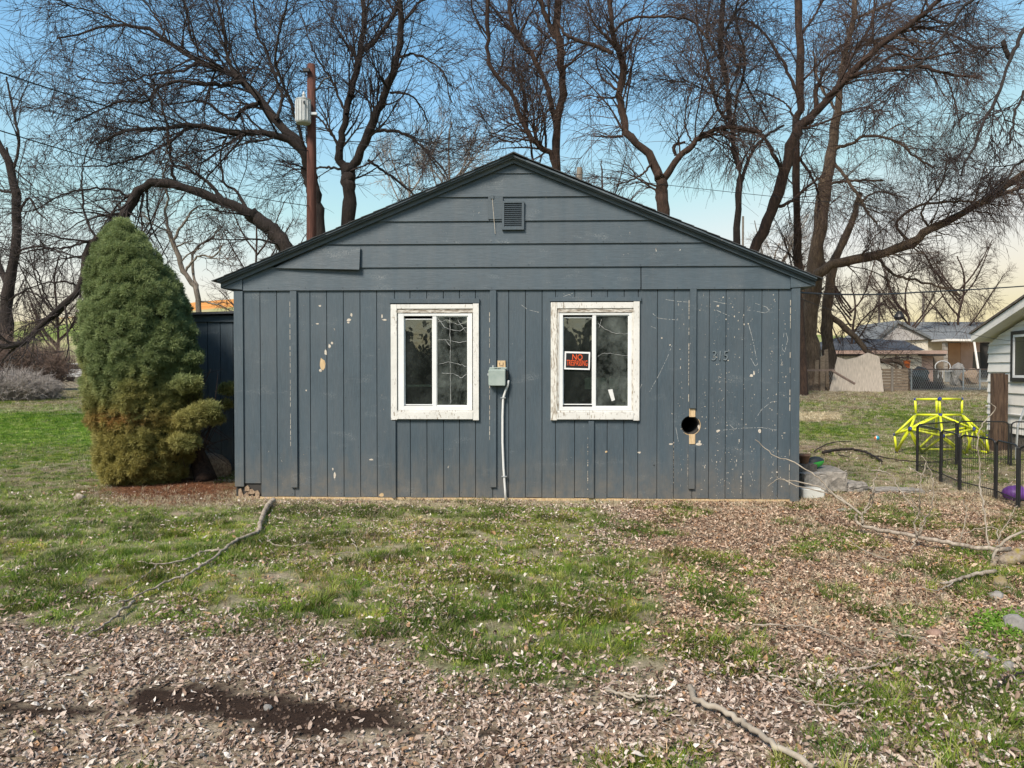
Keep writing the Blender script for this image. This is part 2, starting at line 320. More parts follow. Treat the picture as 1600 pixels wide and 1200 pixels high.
def scatter(name, variants, pts, rot, scl, col, mat, parent=None, seed=0):
    """many small copies (leaves, blades, needle sprays) as ONE object through geometry nodes; variants: list of (V,F) arrays"""
    n = len(pts); V = []; Fs = []; src = []; o = 0
    for k, (v, f) in enumerate(variants):
        V.append(np.asarray(v, np.float32)); Fs += [tuple(int(i)+o for i in ff) for ff in f]; src += [k+1]*len(v); o += len(v)
    V.append(np.asarray(pts, np.float32)); src += [0]*n; V = np.vstack(V)
    me = bpy.data.meshes.new(name); me.from_pydata(V.tolist(), [], Fs)
    def attr(nm, ty, arr, key):
        a = me.attributes.new(nm, ty, 'POINT'); full = np.zeros((o+n,)+arr.shape[1:], np.float32 if ty != 'INT' else np.int32); full[o:] = arr; a.data.foreach_set(key, full.ravel())
    a = me.attributes.new('src', 'INT', 'POINT'); a.data.foreach_set('value', np.array(src, np.int32))
    attr('pick', 'INT', np.random.default_rng(seed).integers(0, len(variants), n), 'value')
    attr('rot', 'FLOAT_VECTOR', np.asarray(rot, np.float32), 'vector'); attr('scl', 'FLOAT_VECTOR', np.asarray(scl, np.float32), 'vector'); attr('col', 'FLOAT_VECTOR', np.asarray(col, np.float32), 'vector')
    me.materials.append(MATS[mat]); ob = bpy.data.objects.new(name, me); COL.objects.link(ob)
    if parent: ob.parent = parent
    ng = bpy.data.node_groups.new(name, 'GeometryNodeTree'); ng.interface.new_socket('Geometry', in_out='INPUT', socket_type='NodeSocketGeometry'); ng.interface.new_socket('Geometry', in_out='OUTPUT', socket_type='NodeSocketGeometry')
    N = ng.nodes; L = ng.links; gi = N.new('NodeGroupInput'); go = N.new('NodeGroupOutput')
    def named(nm, ty):
        a = N.new('GeometryNodeInputNamedAttribute'); a.data_type = ty; a.inputs['Name'].default_value = nm; return a.outputs['Attribute']
    def sel(k):
        c = N.new('FunctionNodeCompare'); c.data_type = 'INT'; c.operation = 'EQUAL'; L.new(named('src', 'INT'), c.inputs[2]); c.inputs[3].default_value = k
        s = N.new('GeometryNodeSeparateGeometry'); s.domain = 'POINT'; L.new(gi.outputs[0], s.inputs[0]); L.new(c.outputs[0], s.inputs[1]); return s.outputs[0]
    ji = N.new('GeometryNodeGeometryToInstance')
    for k in range(len(variants)): L.new(sel(k+1), ji.inputs[0])
    ip = N.new('GeometryNodeInstanceOnPoints'); L.new(sel(0), ip.inputs['Points']); L.new(ji.outputs[0], ip.inputs['Instance']); ip.inputs['Pick Instance'].default_value = True
    L.new(named('pick', 'INT'), ip.inputs['Instance Index']); L.new(named('rot', 'FLOAT_VECTOR'), ip.inputs['Rotation']); L.new(named('scl', 'FLOAT_VECTOR'), ip.inputs['Scale'])
    L.new(ip.outputs[0], go.inputs[0]); md = ob.modifiers.new('scatter', 'NODES'); md.node_group = ng; return ob
def blob(rx, ry, rz, seed=0, sub=2, amp=.18, flat=None):
    bm = bmesh.new(); bmesh.ops.create_icosphere(bm, subdivisions=sub, radius=1); r = random.Random(seed); ph = [r.uniform(0, 6) for _ in range(6)]
    for v in bm.verts:
        c = v.co; k = 1+amp*(math.sin(2.3*c.x+ph[0])*math.cos(2.9*c.y+ph[1])+.5*math.sin(5*c.z+ph[2]+3*c.x)+.3*math.sin(7*c.y+ph[3]))
        v.co = Vector((c.x*rx*k, c.y*ry*k, c.z*rz*k))
    m = MB(); m.v = [tuple(v.co) for v in bm.verts]; bm.verts.ensure_lookup_table(); m.f = [tuple(v.index for v in f.verts) for f in bm.faces]; bm.free(); return m
def moved(mb, d):
    mb.v = [(v[0]+d[0], v[1]+d[1], v[2]+d[2]) for v in mb.v]; return mb

# ------------------------------------------------------------ ground sheet with the hills
def zones(x, y):
    """green grass, dead leaves, dry straw, bare soil, pine-needle litter: 0..1 each, at ground points"""
    x = np.asarray(x, float); y = np.asarray(y, float); yy = np.maximum(y, 1.5)
    px, py = to_px(x, yy, tz(x, yy)); n1 = fbm(x, y, 1.3, 11)-.5; n2 = fbm(x, y, 3.2, 14)-.5; n3 = fbm(x, y, 7, 17)-.5; n4 = fbm(x, y, .45, 31)-.5
    yb = np.interp(px, [-400, 0, 250, 480, 700, 900, 1100, 1700], [960, 955, 950, 1000, 1065, 1085, 1055, 1050])+n1*110+n2*60
    left = 1-sstep(-60, 60, px-np.interp(py, [780, 900, 1000, 1100], [955, 1000, 1070, 1150])-n1*260)
    g = sstep(35, -35, py-yb)*left if False else (1-sstep(-35, 35, py-yb))*left
    g = g*np.clip(.74+n2*1.5+n3*1.4, 0, 1)
    tuft = sstep(.03, .12, fbm(x, y, 2.1, 23)-.5+n3*.16)
    right = (1-left)*sstep(700, 800, py)
    g = np.maximum(g, right*tuft*.95)
    low = sstep(1040, 1080, py)*sstep(860, 960, px)
    g = np.maximum(g, low*sstep(-.07, .03, fbm(x, y, 1.7, 27)-.5+n3*.2)*.95)
    lowl = sstep(960, 1000, py)*(1-sstep(860, 960, px)); g = np.maximum(g, lowl*sstep(.17, .24, fbm(x, y, 2.4, 29)-.5)*.7)
    back = 1-sstep(700, 772, py)
    g = g*(1-back)+back*np.clip(.55+n4*1.6+n2*.9+.25*sstep(640, 655, py)*(1-sstep(330, 420, px)), 0, 1)
    lawn = (1-sstep(690, 720, py))*sstep(640, 650, py)*(1-sstep(420, 560, px)); g = np.maximum(g, lawn)
    far = 1-sstep(606, 640, py); g = g*(1-far*.75)
    dry = np.clip(.35+n4*1.5-n2*.8, 0, 1)*(1-lawn)
    strip = sstep(774, 782, py)*(1-sstep(787, 798, py))*sstep(-30, 60, px-150); g = g*(1-strip*.75); dry = np.maximum(dry, strip*.8)
    patch = np.exp(-(((px-1275)/45)**2+((py-651)/9)**2)); dry = np.maximum(dry, patch*1.2); g = g*(1-np.clip(patch*1.3, 0, 1))
    ybr = sstep(602, 610, py)*(1-sstep(618, 634, py))*sstep(1200, 1260, px); g = g*(1-ybr*.7)
    leaf = np.where(py > yb, 1.0, .34)+right*.6; leaf = np.clip(leaf+n2*2.0+n3*.8, .05, 1)*sstep(690, 790, py+n1*60)
    leaf = leaf*(1-.72*(1-sstep(300, 520, px+n1*150))*(1-sstep(900, 960, py+n1*60))); leaf = np.maximum(leaf, sstep(1240, 1300, px)*sstep(690, 720, py)*np.clip(.5+n2*2, 0, 1)); leaf = np.maximum(leaf, low*.75)
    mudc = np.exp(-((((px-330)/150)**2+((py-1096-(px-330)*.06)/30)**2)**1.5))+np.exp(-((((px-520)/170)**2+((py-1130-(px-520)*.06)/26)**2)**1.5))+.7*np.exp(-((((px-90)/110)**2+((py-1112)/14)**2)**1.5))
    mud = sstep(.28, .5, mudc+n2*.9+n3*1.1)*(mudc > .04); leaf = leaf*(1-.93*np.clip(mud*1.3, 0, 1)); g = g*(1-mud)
    nd = np.exp(-(((px-275)/110)**2+((py-768)/20)**2)); nd = np.clip(nd*1.7+n2*.8-.2, 0, 1); g = g*(1-nd*.95); leaf = leaf*(1-.6*nd)
    return [np.clip(q, 0, 1) for q in (g, leaf, dry, mud, nd)]
def axis(a, b, step, far):
    v = [b]; s = step
    while v[-1] < far: s *= 1.09; v.append(v[-1]+s)
    w = [a]; s = step
    while w[-1] > -far: s *= 1.09; w.append(w[-1]-s)
    return np.array(w[::-1]+list(np.arange(a+step, b, step))+v)
gx = axis(-8, 8, .07, 1600); gy = axis(1.5, 15, .07, 1600); gy = gy[gy > -60]
GX, GY = np.meshgrid(gx, gy); GZ = tz(GX, GY)
fine = (1-sstep(12, 18, GY))*(GY > 1); GZ = GZ+fine*(.018*(fbm(GX, GY, 6, 41, 3)-.5))
nx, ny = len(gx), len(gy); idx = np.arange(nx*ny).reshape(ny, nx)
quads = np.stack([idx[:-1, :-1], idx[:-1, 1:], idx[1:, 1:], idx[1:, :-1]], -1).reshape(-1, 4)
k = NT('ground'); v = k.coord()
att = k.n('ShaderNodeAttribute', attribute_name='zone'); sp_ = k.n('ShaderNodeSeparateColor'); k.l(att.outputs['Color'], sp_.inputs[0])
att2 = k.n('ShaderNodeAttribute', attribute_name='zone2'); sp2 = k.n('ShaderNodeSeparateColor'); k.l(att2.outputs['Color'], sp2.inputs[0])
f1 = k.math('ADD', k.math('MULTIPLY', k.noise(v, 55, 5, .75), .55), k.math('MULTIPLY', k.noise(v, 3.5, 6, .8), .45)); f2 = k.noise(v, 9, 5, .7); f3 = k.noise(v, .8, 5)
soil = k.ramp(f1, [(.35, (.05, .036, .026)), (.52, (.20, .15, .11)), (.66, (.46, .37, .29))])
green = k.ramp(k.math('ADD', k.math('MULTIPLY', f1, .6), k.math('MULTIPLY', f2, .4)), [(.35, (.045, .065, .016)), (.52, (.13, .17, .045)), (.66, (.30, .30, .13))])
dry = k.ramp(f1, [(.36, (.20, .16, .10)), (.64, (.58, .50, .36))])
c = k.mix(sp_.outputs[2], soil, dry); c = k.mix(sp_.outputs[0], c, green)
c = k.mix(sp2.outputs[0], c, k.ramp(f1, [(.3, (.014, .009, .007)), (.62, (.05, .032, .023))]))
c = k.mix(sp2.outputs[1], c, k.ramp(f1, [(.3, (.06, .025, .012)), (.7, (.25, .12, .06))]))
# far country: pale fields, green slopes, sunset light painted orange along the crest
hill = k.mix(k.ramp(k.noise(k.coord((1, .25, 1)), .03, 4), [(.42, 0.0), (.58, 1.0)]), (.17, .22, .055), (.38, .34, .18))
sepz = k.n('ShaderNodeSeparateXYZ'); k.l(v, sepz.inputs[0])
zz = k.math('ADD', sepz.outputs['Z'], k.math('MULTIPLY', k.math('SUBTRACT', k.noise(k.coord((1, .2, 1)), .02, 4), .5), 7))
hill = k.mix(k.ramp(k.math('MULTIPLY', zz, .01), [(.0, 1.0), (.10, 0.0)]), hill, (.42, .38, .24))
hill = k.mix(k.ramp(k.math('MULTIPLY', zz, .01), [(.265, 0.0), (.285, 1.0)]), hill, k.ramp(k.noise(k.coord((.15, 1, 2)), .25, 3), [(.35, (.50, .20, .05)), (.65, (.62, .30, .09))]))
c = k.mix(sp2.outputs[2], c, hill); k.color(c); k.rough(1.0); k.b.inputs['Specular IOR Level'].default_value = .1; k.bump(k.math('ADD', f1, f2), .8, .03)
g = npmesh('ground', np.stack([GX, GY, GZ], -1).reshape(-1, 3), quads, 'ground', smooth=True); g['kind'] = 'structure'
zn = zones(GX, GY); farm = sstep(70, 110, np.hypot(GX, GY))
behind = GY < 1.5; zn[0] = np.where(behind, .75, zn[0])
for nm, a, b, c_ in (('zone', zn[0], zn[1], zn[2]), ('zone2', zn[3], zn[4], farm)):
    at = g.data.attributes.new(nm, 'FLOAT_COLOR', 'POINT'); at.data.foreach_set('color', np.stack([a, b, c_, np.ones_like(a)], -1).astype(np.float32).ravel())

# ------------------------------------------------------------ the slate-blue house
HA = math.atan2(.22, 6.936); HC = Vector((.017, 9.08, 0))
house = thing('house', 'weathered slate blue wooden house with two white framed windows in its gable end', 'house', HC, -HA)
hn = Vector((math.sin(HA), math.cos(HA), 0)); hu = Vector((math.cos(HA), -math.sin(HA), 0))
def H(px, py, d=0.0):
    """pixel on the wall plane (pushed d metres towards the viewer) -> (s, z) along and up the wall"""
    r = ray(px, py); o = Vector((0, 0, CAM_H)); c = HC-hn*d
    t = (c-o).dot(hn)/r.dot(hn); q = o+r*t-HC; return q.dot(hu), q.z
def hs(px, py=600): return H(px, py)[0]
def hz(py, px=800): return H(px, py)[1]
# local y = into the house; the wall face is y=0, proud pieces have negative y
Z_TOP = hz(453); Z_BOT = .035; S_L = hs(367); S_R = hs(1247); AP = hs(803); ZA = 4.13; SL = .4145
def soffit(s): return ZA-SL*abs(s-AP)
holes = {'l': (hs(617), hs(743), hz(651), hz(478)), 'r': (hs(868), hs(997), hz(651), hz(477))}
seams = [367, 407, 433, 460, 485, 511, 537, 563, 589, 617, 641, 667, 693, 718, 743, 770, 795, 821, 847, 868, 898, 924, 949, 975, 997, 1027, 1053, 1082, 1108, 1134, 1162, 1190, 1216, 1247]
hole_c = H(1079, 664.5); HR = .116
mb = MB().lathe([(HR, -.2), (HR, .3)], (hole_c[0], 0, hole_c[1]), 28, 'y'); cutter = mb.build('tmp_cutter', 'slate_paint', house)
bpy.context.view_layer.update()
def siding(s0, s1, z0, z1):
    g_ = .0032
    m = MB(); c_ = .003                                          # chamfered long edges
    poly = [(s0+g_, .016), (s0+g_, c_), (s0+g_+c_, 0), (s1-g_-c_, 0), (s1-g_, c_), (s1-g_, .016)]
    n_ = len(poly); m.add([(a, b, z) for z in (z0, z1) for a, b in poly], [tuple(range(n_)), tuple(range(2*n_-1, n_-1, -1))]+[(i, (i+1) % n_, (i+1) % n_+n_, i+n_) for i in range(n_)])
    return m.build('siding_board', 'slate_paint', house)
for i in range(len(seams)-1):
    s0, s1 = hs(seams[i]), hs(seams[i+1]); mid = (s0+s1)/2; zb = Z_BOT+random.uniform(-.006, .006)
    hit = [h for h in holes.values() if h[0]-.01 < mid < h[1]+.01]
    if i == 0: zb = hz(757)
    if hit:
        siding(s0, s1, zb, hit[0][2]); siding(s0, s1, hit[0][3], Z_TOP)
    else:
        o = siding(s0, s1, zb, Z_TOP)
        if s0-.02 < hole_c[0]+HR and s1+.02 > hole_c[0]-HR: cut(o, cutter)
# sheathing behind the boards, side and back walls, floor and ceiling of the dark room
sh = MB(); zt = Z_TOP; 
xs = sorted([S_L, S_R]+[v for h in holes.values() for v in h[:2]])
hl, hr = holes['l'], holes['r']
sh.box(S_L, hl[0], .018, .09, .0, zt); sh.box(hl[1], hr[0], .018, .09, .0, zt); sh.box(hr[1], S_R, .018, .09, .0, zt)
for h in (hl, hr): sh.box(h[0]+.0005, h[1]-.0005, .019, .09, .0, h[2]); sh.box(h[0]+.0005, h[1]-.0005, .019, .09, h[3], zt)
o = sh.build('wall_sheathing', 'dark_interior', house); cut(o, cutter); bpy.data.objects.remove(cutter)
HD = 7.2
MB().box(S_L, S_L+.09, .092, HD, 0, zt).build('side_wall', 'slate_paint', house); MB().box(S_R-.09, S_R, .092, HD, 0, zt).build('side_wall', 'slate_paint', house)
MB().box(S_L+.091, S_R-.091, HD-.09, HD, 0, zt).build('back_wall', 'slate_paint', house)
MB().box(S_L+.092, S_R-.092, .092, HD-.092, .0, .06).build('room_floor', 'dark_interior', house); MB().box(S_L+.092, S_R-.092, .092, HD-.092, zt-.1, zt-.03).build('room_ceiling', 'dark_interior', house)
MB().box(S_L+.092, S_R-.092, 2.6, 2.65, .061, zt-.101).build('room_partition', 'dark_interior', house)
MB().box(S_L+.01, S_R-.01, .004, .017, -.03, .03).build('sill_plate', 'raw_wood', house)
m = MB(); m.lathe([(HR-.002, .019), (HR-.002, .5), (HR-.012, .5), (HR-.012, .019), (HR-.002, .019)], (hole_c[0], 0, hole_c[1]), 28, 'y'); m.f = [f for f in m.f if len(f) == 4]; m.build('vent_duct', 'dark_interior', house)
m = MB(); m.lathe([(HR-.001, -.004), (HR+.006, -.004), (HR+.006, .0), (HR-.001, .0), (HR-.001, -.004)], (hole_c[0], 0, hole_c[1]), 28, 'y'); m.f = [f for i, f in enumerate(m.f) if len(f) == 4 and (i % 28) in (0, 1, 2, 18, 19, 20, 21, 22, 23, 24, 25, 26, 27)]; m.build('splintered_rim', 'raw_wood', house)
# gable end: lapped boards, each with its lower edge standing proud
gab = [453, 417.5, 381, 345.5, 308, 271.5]
def lap(za, zb, s_from=None, s_to=None, th=.026, extra=0):
    """board from za to zb clipped under the rake"""
    def lim(z): return (ZA-z)/SL
    a0, a1 = AP-lim(za)+.002, AP+lim(za)-.002; b0, b1 = AP-lim(zb)+.002, AP+lim(zb)-.002
    a0 = max(a0, S_L+.115) if za < Z_TOP+.05 else a0; a1 = min(a1, S_R-.11) if za < Z_TOP+.05 else a1
    if za < Z_TOP+.05:
        zc = soffit(a0)-.002; poly = [(a0, za), (a1, za), (a1, soffit(a1)-.002), (b1, zb), (b0, zb), (a0, zc)]
    else: poly = [(a0, za), (a1, za), (b1, zb), (b0, zb)]
    if s_from is not None: poly = clip(poly, s_from, 1)
    if s_to is not None: poly = clip(poly, s_to, -1)
    def yy(z): return -.004-extra-(th-.006)*(zb-z)/(zb-za)
    m = MB(); n_ = len(poly); m.add([(s, yy(z), z) for s, z in poly]+[(s, .02, z) for s, z in poly], [tuple(range(n_)), tuple(range(2*n_-1, n_-1, -1))]+[(i, i+n_, (i+1) % n_+n_, (i+1) % n_) for i in range(n_)])
    return m.build('lap_board', 'slate_paint_lap', house)
def clip(poly, s, sgn):
    out = []
    for i in range(len(poly)):
        a, b = poly[i], poly[(i+1) % len(poly)]; ia, ib = sgn*(a[0]-s) >= 0, sgn*(b[0]-s) >= 0
        if ia: out.append(a)
        if ia != ib: t = (s-a[0])/(b[0]-a[0]); out.append((s, a[1]+t*(b[1]-a[1])))
    return out
zs = [hz(y) for y in gab]
for i in range(len(zs)-1):
    za, zb = zs[i]+.001, zs[i+1]+.012
    if i == 0: lap(za, zb, None, hs(1000)); lap(za, zb, hs(1001.5), None)
    elif i == 1: lap(za, zb, hs(560), None); 
    elif i == 3: lap(za, zb, None, hs(765)); lap(za, zb, hs(766), None)
    else: lap(za, zb)
zt5 = ZA-.004; lim = (ZA-zs[-1])/SL; m = MB(); m.prism([(AP-lim+.003, -.02, zs[-1]+.001), (AP+lim-.003, -.02, zs[-1]+.001), (AP, -.006, zt5)], (0, 0, 0), (0, .03, 0)); m.build('lap_board', 'slate_paint_lap', house)
# warped board pulled away at the left end of the second course
m = MB(); q = [H(428, 418.5, .05), H(562, 421.5, .05), H(562.5, 385.5, .05), H(506, 384, .05)]
m.prism([(q[0][0], -.035, q[0][1]), (q[1][0], -.075, q[1][1]), (q[2][0], -.045, q[2][1]), (q[3][0], -.03, q[3][1])], (0, 0, 0), (0, .014, 0)); m.build('lap_board', 'slate_paint_lap', house)
m = MB(); q = [H(428, 418.5), H(562, 418.5), H(562, 380), H(508, 380)]; m.prism([(a, -.006, b) for a, b in q], (0, 0, 0), (0, .02, 0)); m.build('lap_board', 'slate_paint_lap', house)
q0, q1 = H(763, 343.5), H(786, 308.5); MB().box(q0[0], q1[0], -.034, -.02, q0[1], q1[1]).build('patch_board', 'slate_paint_lap', house, bevel=.002)
for a, b in ((768, 768.5), ): MB().box(H(767, 300)[0], H(772, 300)[0], -.045, -.028, H(768, 312)[1], H(768, 306)[1]).build('cable_knob', 'slate_paint', house, bevel=.003)
MB().tube([(H(769.5, 310)[0], -.04, H(769, 310)[1]), (H(771, 330)[0], -.038, H(770, 330)[1]), (H(774, 366)[0], -.03, H(773, 366)[1])], .003, 5).build('loose_wire', 'primer_chip', house)
# gable vent with louvres
q0, q1 = H(784.5, 360), H(819, 315); vx0, vz0, vx1, vz1 = q0[0], q0[1], q1[0], q1[1]; b = .035
vt = MB(); vt.box(vx0, vx1, -.05, -.02, vz0, vz0+b); vt.box(vx0, vx1, -.05, -.02, vz1-b*.7, vz1); vt.box(vx0, vx0+b*.8, -.049, -.021, vz0+b, vz1-b*.7); vt.box(vx1-b*.8, vx1, -.049, -.021, vz0+b, vz1-b*.7)
gv = vt.build('gable_vent', 'slate_paint', house); MB().box(vx0+.01, vx1-.01, -.022, -.019, vz0+.01, vz1-.01).build('vent_backing', 'sign_black', gv)
nl = 12
for i in range(nl):
    z = vz0+b+(vz1-vz0-1.7*b)*(i+.5)/nl; MB().prism([(vx0+b*.8, -.046, z-.009), (vx1-b*.8, -.046, z-.009), (vx1-b*.8, -.043, z-.006), (vx0+b*.8, -.043, z-.006)], (0, 0, 0), (0, .02, .016)).build('louvre', 'slate_paint', gv)
# battens, corner boards
def strip(p0, p1, y0, y1, th=.03, mat='slate_paint', name='batten', y_=0):
    a, b = hs(p0), hs(p1); return MB().box(a, b, -th, -.0005, hz(y1), hz(y0)).build(name, mat, house, bevel=.0015)
strip(367, 381, 454, 762, .022, name='corner_board'); strip(1235, 1248.5, 451, 787, .024, name='corner_board')
strip(455, 465, 454, 763); strip(612.5, 618.5, 658, 779); strip(766, 775.5, 454, 761); strip(919.5, 928, 657.5, 777); strip(1077, 1087, 451, 637.5); strip(1076, 1085.5, 694, 762)
o = strip(1077, 1086.5, 638, 651, .008, 'raw_wood', 'bare_wood_strip'); o = strip(1077, 1086.5, 677.5, 693, .008, 'raw_wood', 'bare_wood_strip')
for i, (p, y0, y1) in enumerate([(453.8, 470, 700), (765, 480, 690), (1076, 470, 628), (918.6, 680, 770), (1075.2, 694, 760), (1234.2, 470, 770), (1053, 690, 760)]):
    m = MB(); n_ = 26; rr = random.Random(i)                     # paint worn off along the edge, ragged
    for j in range(n_):
        ya, yb_ = y0+(y1-y0)*j/n_, y0+(y1-y0)*(j+.9)/n_
        if rr.random() < .42: continue
        w = rr.uniform(.25, 1.0); a = hs(p-w*.5); b_ = hs(p+w*.5)
        m.box(a, b_, -.0035-.0005*rr.random(), -.0005, hz(yb_-rr.random()*2), hz(ya))
    o = m.build('worn_edge', 'primer_chip', house); o['kind'] = 'stuff'
strip(609.5, 749.5, 466.5, 473.6, .03, name='head_flashing'); strip(859, 1001, 465, 471.3, .03, name='head_flashing')
# eave returns, rake trim, fascia
def roofpoly(s0, s1, off0, off1): return [(s0, soffit(s0)+off0), (s1, soffit(s1)+off0), (s1, soffit(s1)+off1), (s0, soffit(s0)+off1)]
EL, ER = AP-3.655, AP+3.665
for s0, s1 in ((EL+.035, AP), (AP, ER-.035)):
    m = MB(); m.prism([(a, -.052, b) for a, b in roofpoly(s0, s1, .0, .052)], (0, 0, 0), (0, .05, 0)); m.build('rake_trim', 'slate_paint_lap', house)
    m = MB(); m.prism([(a, -.10, b) for a, b in roofpoly(s0-.01, s1, .050, .070)], (0, 0, 0), (0, .06, 0)); m.build('drip_mould', 'slate_paint_lap', house)
    m = MB(); m.prism([(a, -.125, b) for a, b in roofpoly(s0-.02, s1, .071, .092)], (0, 0, 0), (0, HD+.25, 0)); m.build('roof_deck', 'slate_paint_lap', house)
for s0, s1 in ((EL+.05, S_L+.113), (S_R-.108, ER-.05)):
    l = s0 < 0; zz0 = Z_TOP+.012
    pl = [(s0, zz0+.02), (s1, zz0), (s1, soffit(s1)-.002), (s0, soffit(s0)-.002)] if l else [(s0, zz0), (s1, zz0+.02), (s1, soffit(s1)-.002), (s0, soffit(s0)-.002)]
    m = MB(); m.prism([(a, -.035, b) for a, b in pl], (0, 0, 0), (0, .03, 0)); m.build('eave_return', 'slate_paint_lap', house)
for s0, s1 in ((EL+.05, S_L-.003), (S_R+.003, ER-.05)): MB().box(s0, s1, -.004, HD, Z_TOP+.03, Z_TOP+.045).build('eave_soffit', 'slate_paint_lap', house)
MB().box(EL+.02, EL+.045, -.03, HD, Z_TOP+.03, Z_TOP+.11).build('eave_fascia', 'slate_paint_lap', house); MB().box(ER-.045, ER-.02, -.03, HD, Z_TOP+.03, Z_TOP+.11).build('eave_fascia', 'slate_paint_lap', house)
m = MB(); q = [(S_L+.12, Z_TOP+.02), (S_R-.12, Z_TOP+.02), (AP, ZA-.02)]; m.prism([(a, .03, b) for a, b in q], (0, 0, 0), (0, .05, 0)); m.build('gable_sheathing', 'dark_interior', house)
m = MB(); m.prism([(a, HD-.05, b) for a, b in q], (0, 0, 0), (0, .05, 0)); m.build('back_gable', 'slate_paint_lap', house)
n_c = 24
for side in (-1, 1):
    L_ = 3.68
    for i in range(n_c):
        u0, u1 = L_*(n_c-i)/n_c+.02, L_*(n_c-i-1)/n_c; a, b_ = AP+side*u0, AP+side*u1
        m = MB(); z = lambda s: soffit(s)+.0925
        y0 = -.14+random.uniform(-.008, .006); m.prism([(a, y0, z(a)+.006), (a, y0, z(a)+.016), (b_, y0, z(b_)+.007), (b_, y0, z(b_)+.001)], (0, 0, 0), (0, HD+.28, 0)); m.build('shingle_course', 'roof_felt', house)
cap = None
for i in range(26):
    y0 = -.155+i*.29; m = MB(); zc = ZA+.103+.004*(i % 2)
    if cap is None:
        m.add([(AP-.13, y0, zc-.052), (AP, y0, zc+.006), (AP+.13, y0, zc-.052), (AP-.13, y0+.3, zc-.064), (AP, y0+.3, zc-.006), (AP+.13, y0+.3, zc-.064), (AP-.13, y0, zc-.066), (AP, y0, zc-.008), (AP+.13, y0, zc-.066)], [(0, 1, 4, 3), (1, 2, 5, 4), (6, 7, 1, 0), (7, 8, 2, 1)])
        cap = m.build('ridge_cap', 'roof_felt', house)
    else: o = cap.copy(); COL.objects.link(o); o.location = (0, i*.29, 0)
# rotten bottom left corner
rr = random.Random(4)
for (x0, x1, y0, y1, dpt) in ((373, 381, 763, 783, .004), (381, 389, 768, 784, .01), (388, 399, 764, 772, .006), (390, 400, 773, 784, .012), (399, 406, 766, 783, .004), (383, 390, 758, 767, .0)):
    q0, q1 = H(x0, y1), H(x1, y0); w = q1[0]-q0[0]; h_ = q1[1]-q0[1]
    poly = [(q0[0], q0[1]), (q1[0]-w*rr.uniform(0, .3), q0[1]), (q1[0], q0[1]+h_*rr.uniform(.3, .8)), (q0[0]+w*rr.uniform(.3, .7), q1[1]), (q0[0], q1[1]-h_*rr.uniform(0, .4))]
    m = MB(); m.prism([(a, .002+dpt-.012, b_) for a, b_ in poly], (0, 0, 0), (0, .015, 0)); m.build('rotten_splinter', 'rotten_wood', house)
# paint chips with a shape of their own
def chip(cx, cy, w, h, mat='primer_chip', lift=.0015, tilt=0, seed=0):
    r_ = random.Random(seed+int(cx*7+cy)); n_ = 9; pts = []
    for i in range(n_):
        a = 2*math.pi*i/n_; rad = r_.uniform(.55, 1); dx = math.cos(a)*w/2*rad; dy = math.sin(a)*h/2*rad
        s, z = H(cx+dx+tilt*dy, cy+dy); pts.append((s, -lift, z))
    m = MB(); m.prism(pts, (0, 0, 0), (0, lift-.0004, 0)); return m.build('paint_chip', mat, house)
for c_ in ((504, 568, 11, 22, 'raw_wood', .002), (509, 551, 5, 12, 'primer_chip', .0025), (515, 541, 5, 9, 'primer_chip', .002), (501, 579, 6, 5, 'primer_chip', .003), (519, 536, 5, 5, 'primer_chip', .002),
    (545, 500, 8, 6, 'primer_chip', .002), (549, 492, 4, 7, 'primer_chip', .002), (544, 504, 5, 3, 'primer_chip', .002), (601, 500, 9, 4, 'primer_chip', .003), (597, 494, 3, 8, 'primer_chip', .002), (500, 478, 5, 4, 'primer_chip', .002), (496, 506, 6, 3, 'primer_chip', .002),
    (523, 742, 5, 13, 'primer_chip', .002), (520, 733, 3, 6, 'primer_chip', .002), (478.5, 610, 2.5, 3, 'primer_chip', .002), (1092, 694, 11, 7, 'primer_chip', .002), (1122, 673, 8, 4, 'primer_chip', .002), (1187, 673, 6, 9, 'primer_chip', .002), (1093, 690, 5, 4, 'primer_chip', .0024), (1048, 694, 9, 3, 'primer_chip', .002), (1092, 667, 5, 9, 'primer_chip', .002), (947, 706, 5, 4, 'raw_wood', .002), (999, 707, 6, 4, 'primer_chip', .002),
    (1034, 528, 3, 3, 'primer_chip', .002), (1047, 539, 3, 3, 'primer_chip', .002), (580, 718, 9, 3, 'primer_chip', .0012), (596, 773, 9, 7, 'raw_wood', .002), (1120, 558, 2, 2, 'primer_chip', .002), (1122, 478, 5, 4, 'primer_chip', .002), (1174, 587, 7, 5, 'primer_chip', .002), (1178, 583, 3, 8, 'primer_chip', .002), (748, 706, 0.1, .1, 'primer_chip', .002)): chip(*c_)
rr = random.Random(12)
m = MB()
for i in range(430):                                             # scatter of small flakes over the worn right end, denser in streaks
    px_ = rr.choice([1120, 1122, 1146, 1158, 1175, 1206, 1210, 1222, 1100, 1064, 1136])+rr.gauss(0, 3.2); py_ = rr.uniform(460, 775)
    if rr.random() > .35+.65*abs(math.sin(py_*.021+px_)): continue
    w = rr.expovariate(2.2)+.25; h_ = rr.expovariate(1.4)+.3; s0, z0 = H(px_, py_)
    k2 = [(s0+w*.0078*math.cos(a)*rr.uniform(.4, 1), -.0018, z0+h_*.0078*math.sin(a)*rr.uniform(.4, 1)) for a in (0, 1.2, 2.4, 3.6, 4.9)]
    m.prism(k2, (0, 0, 0), (0, .0012, 0))
o = m.build('paint_flakes', 'primer_chip', house); o['kind'] = 'stuff'
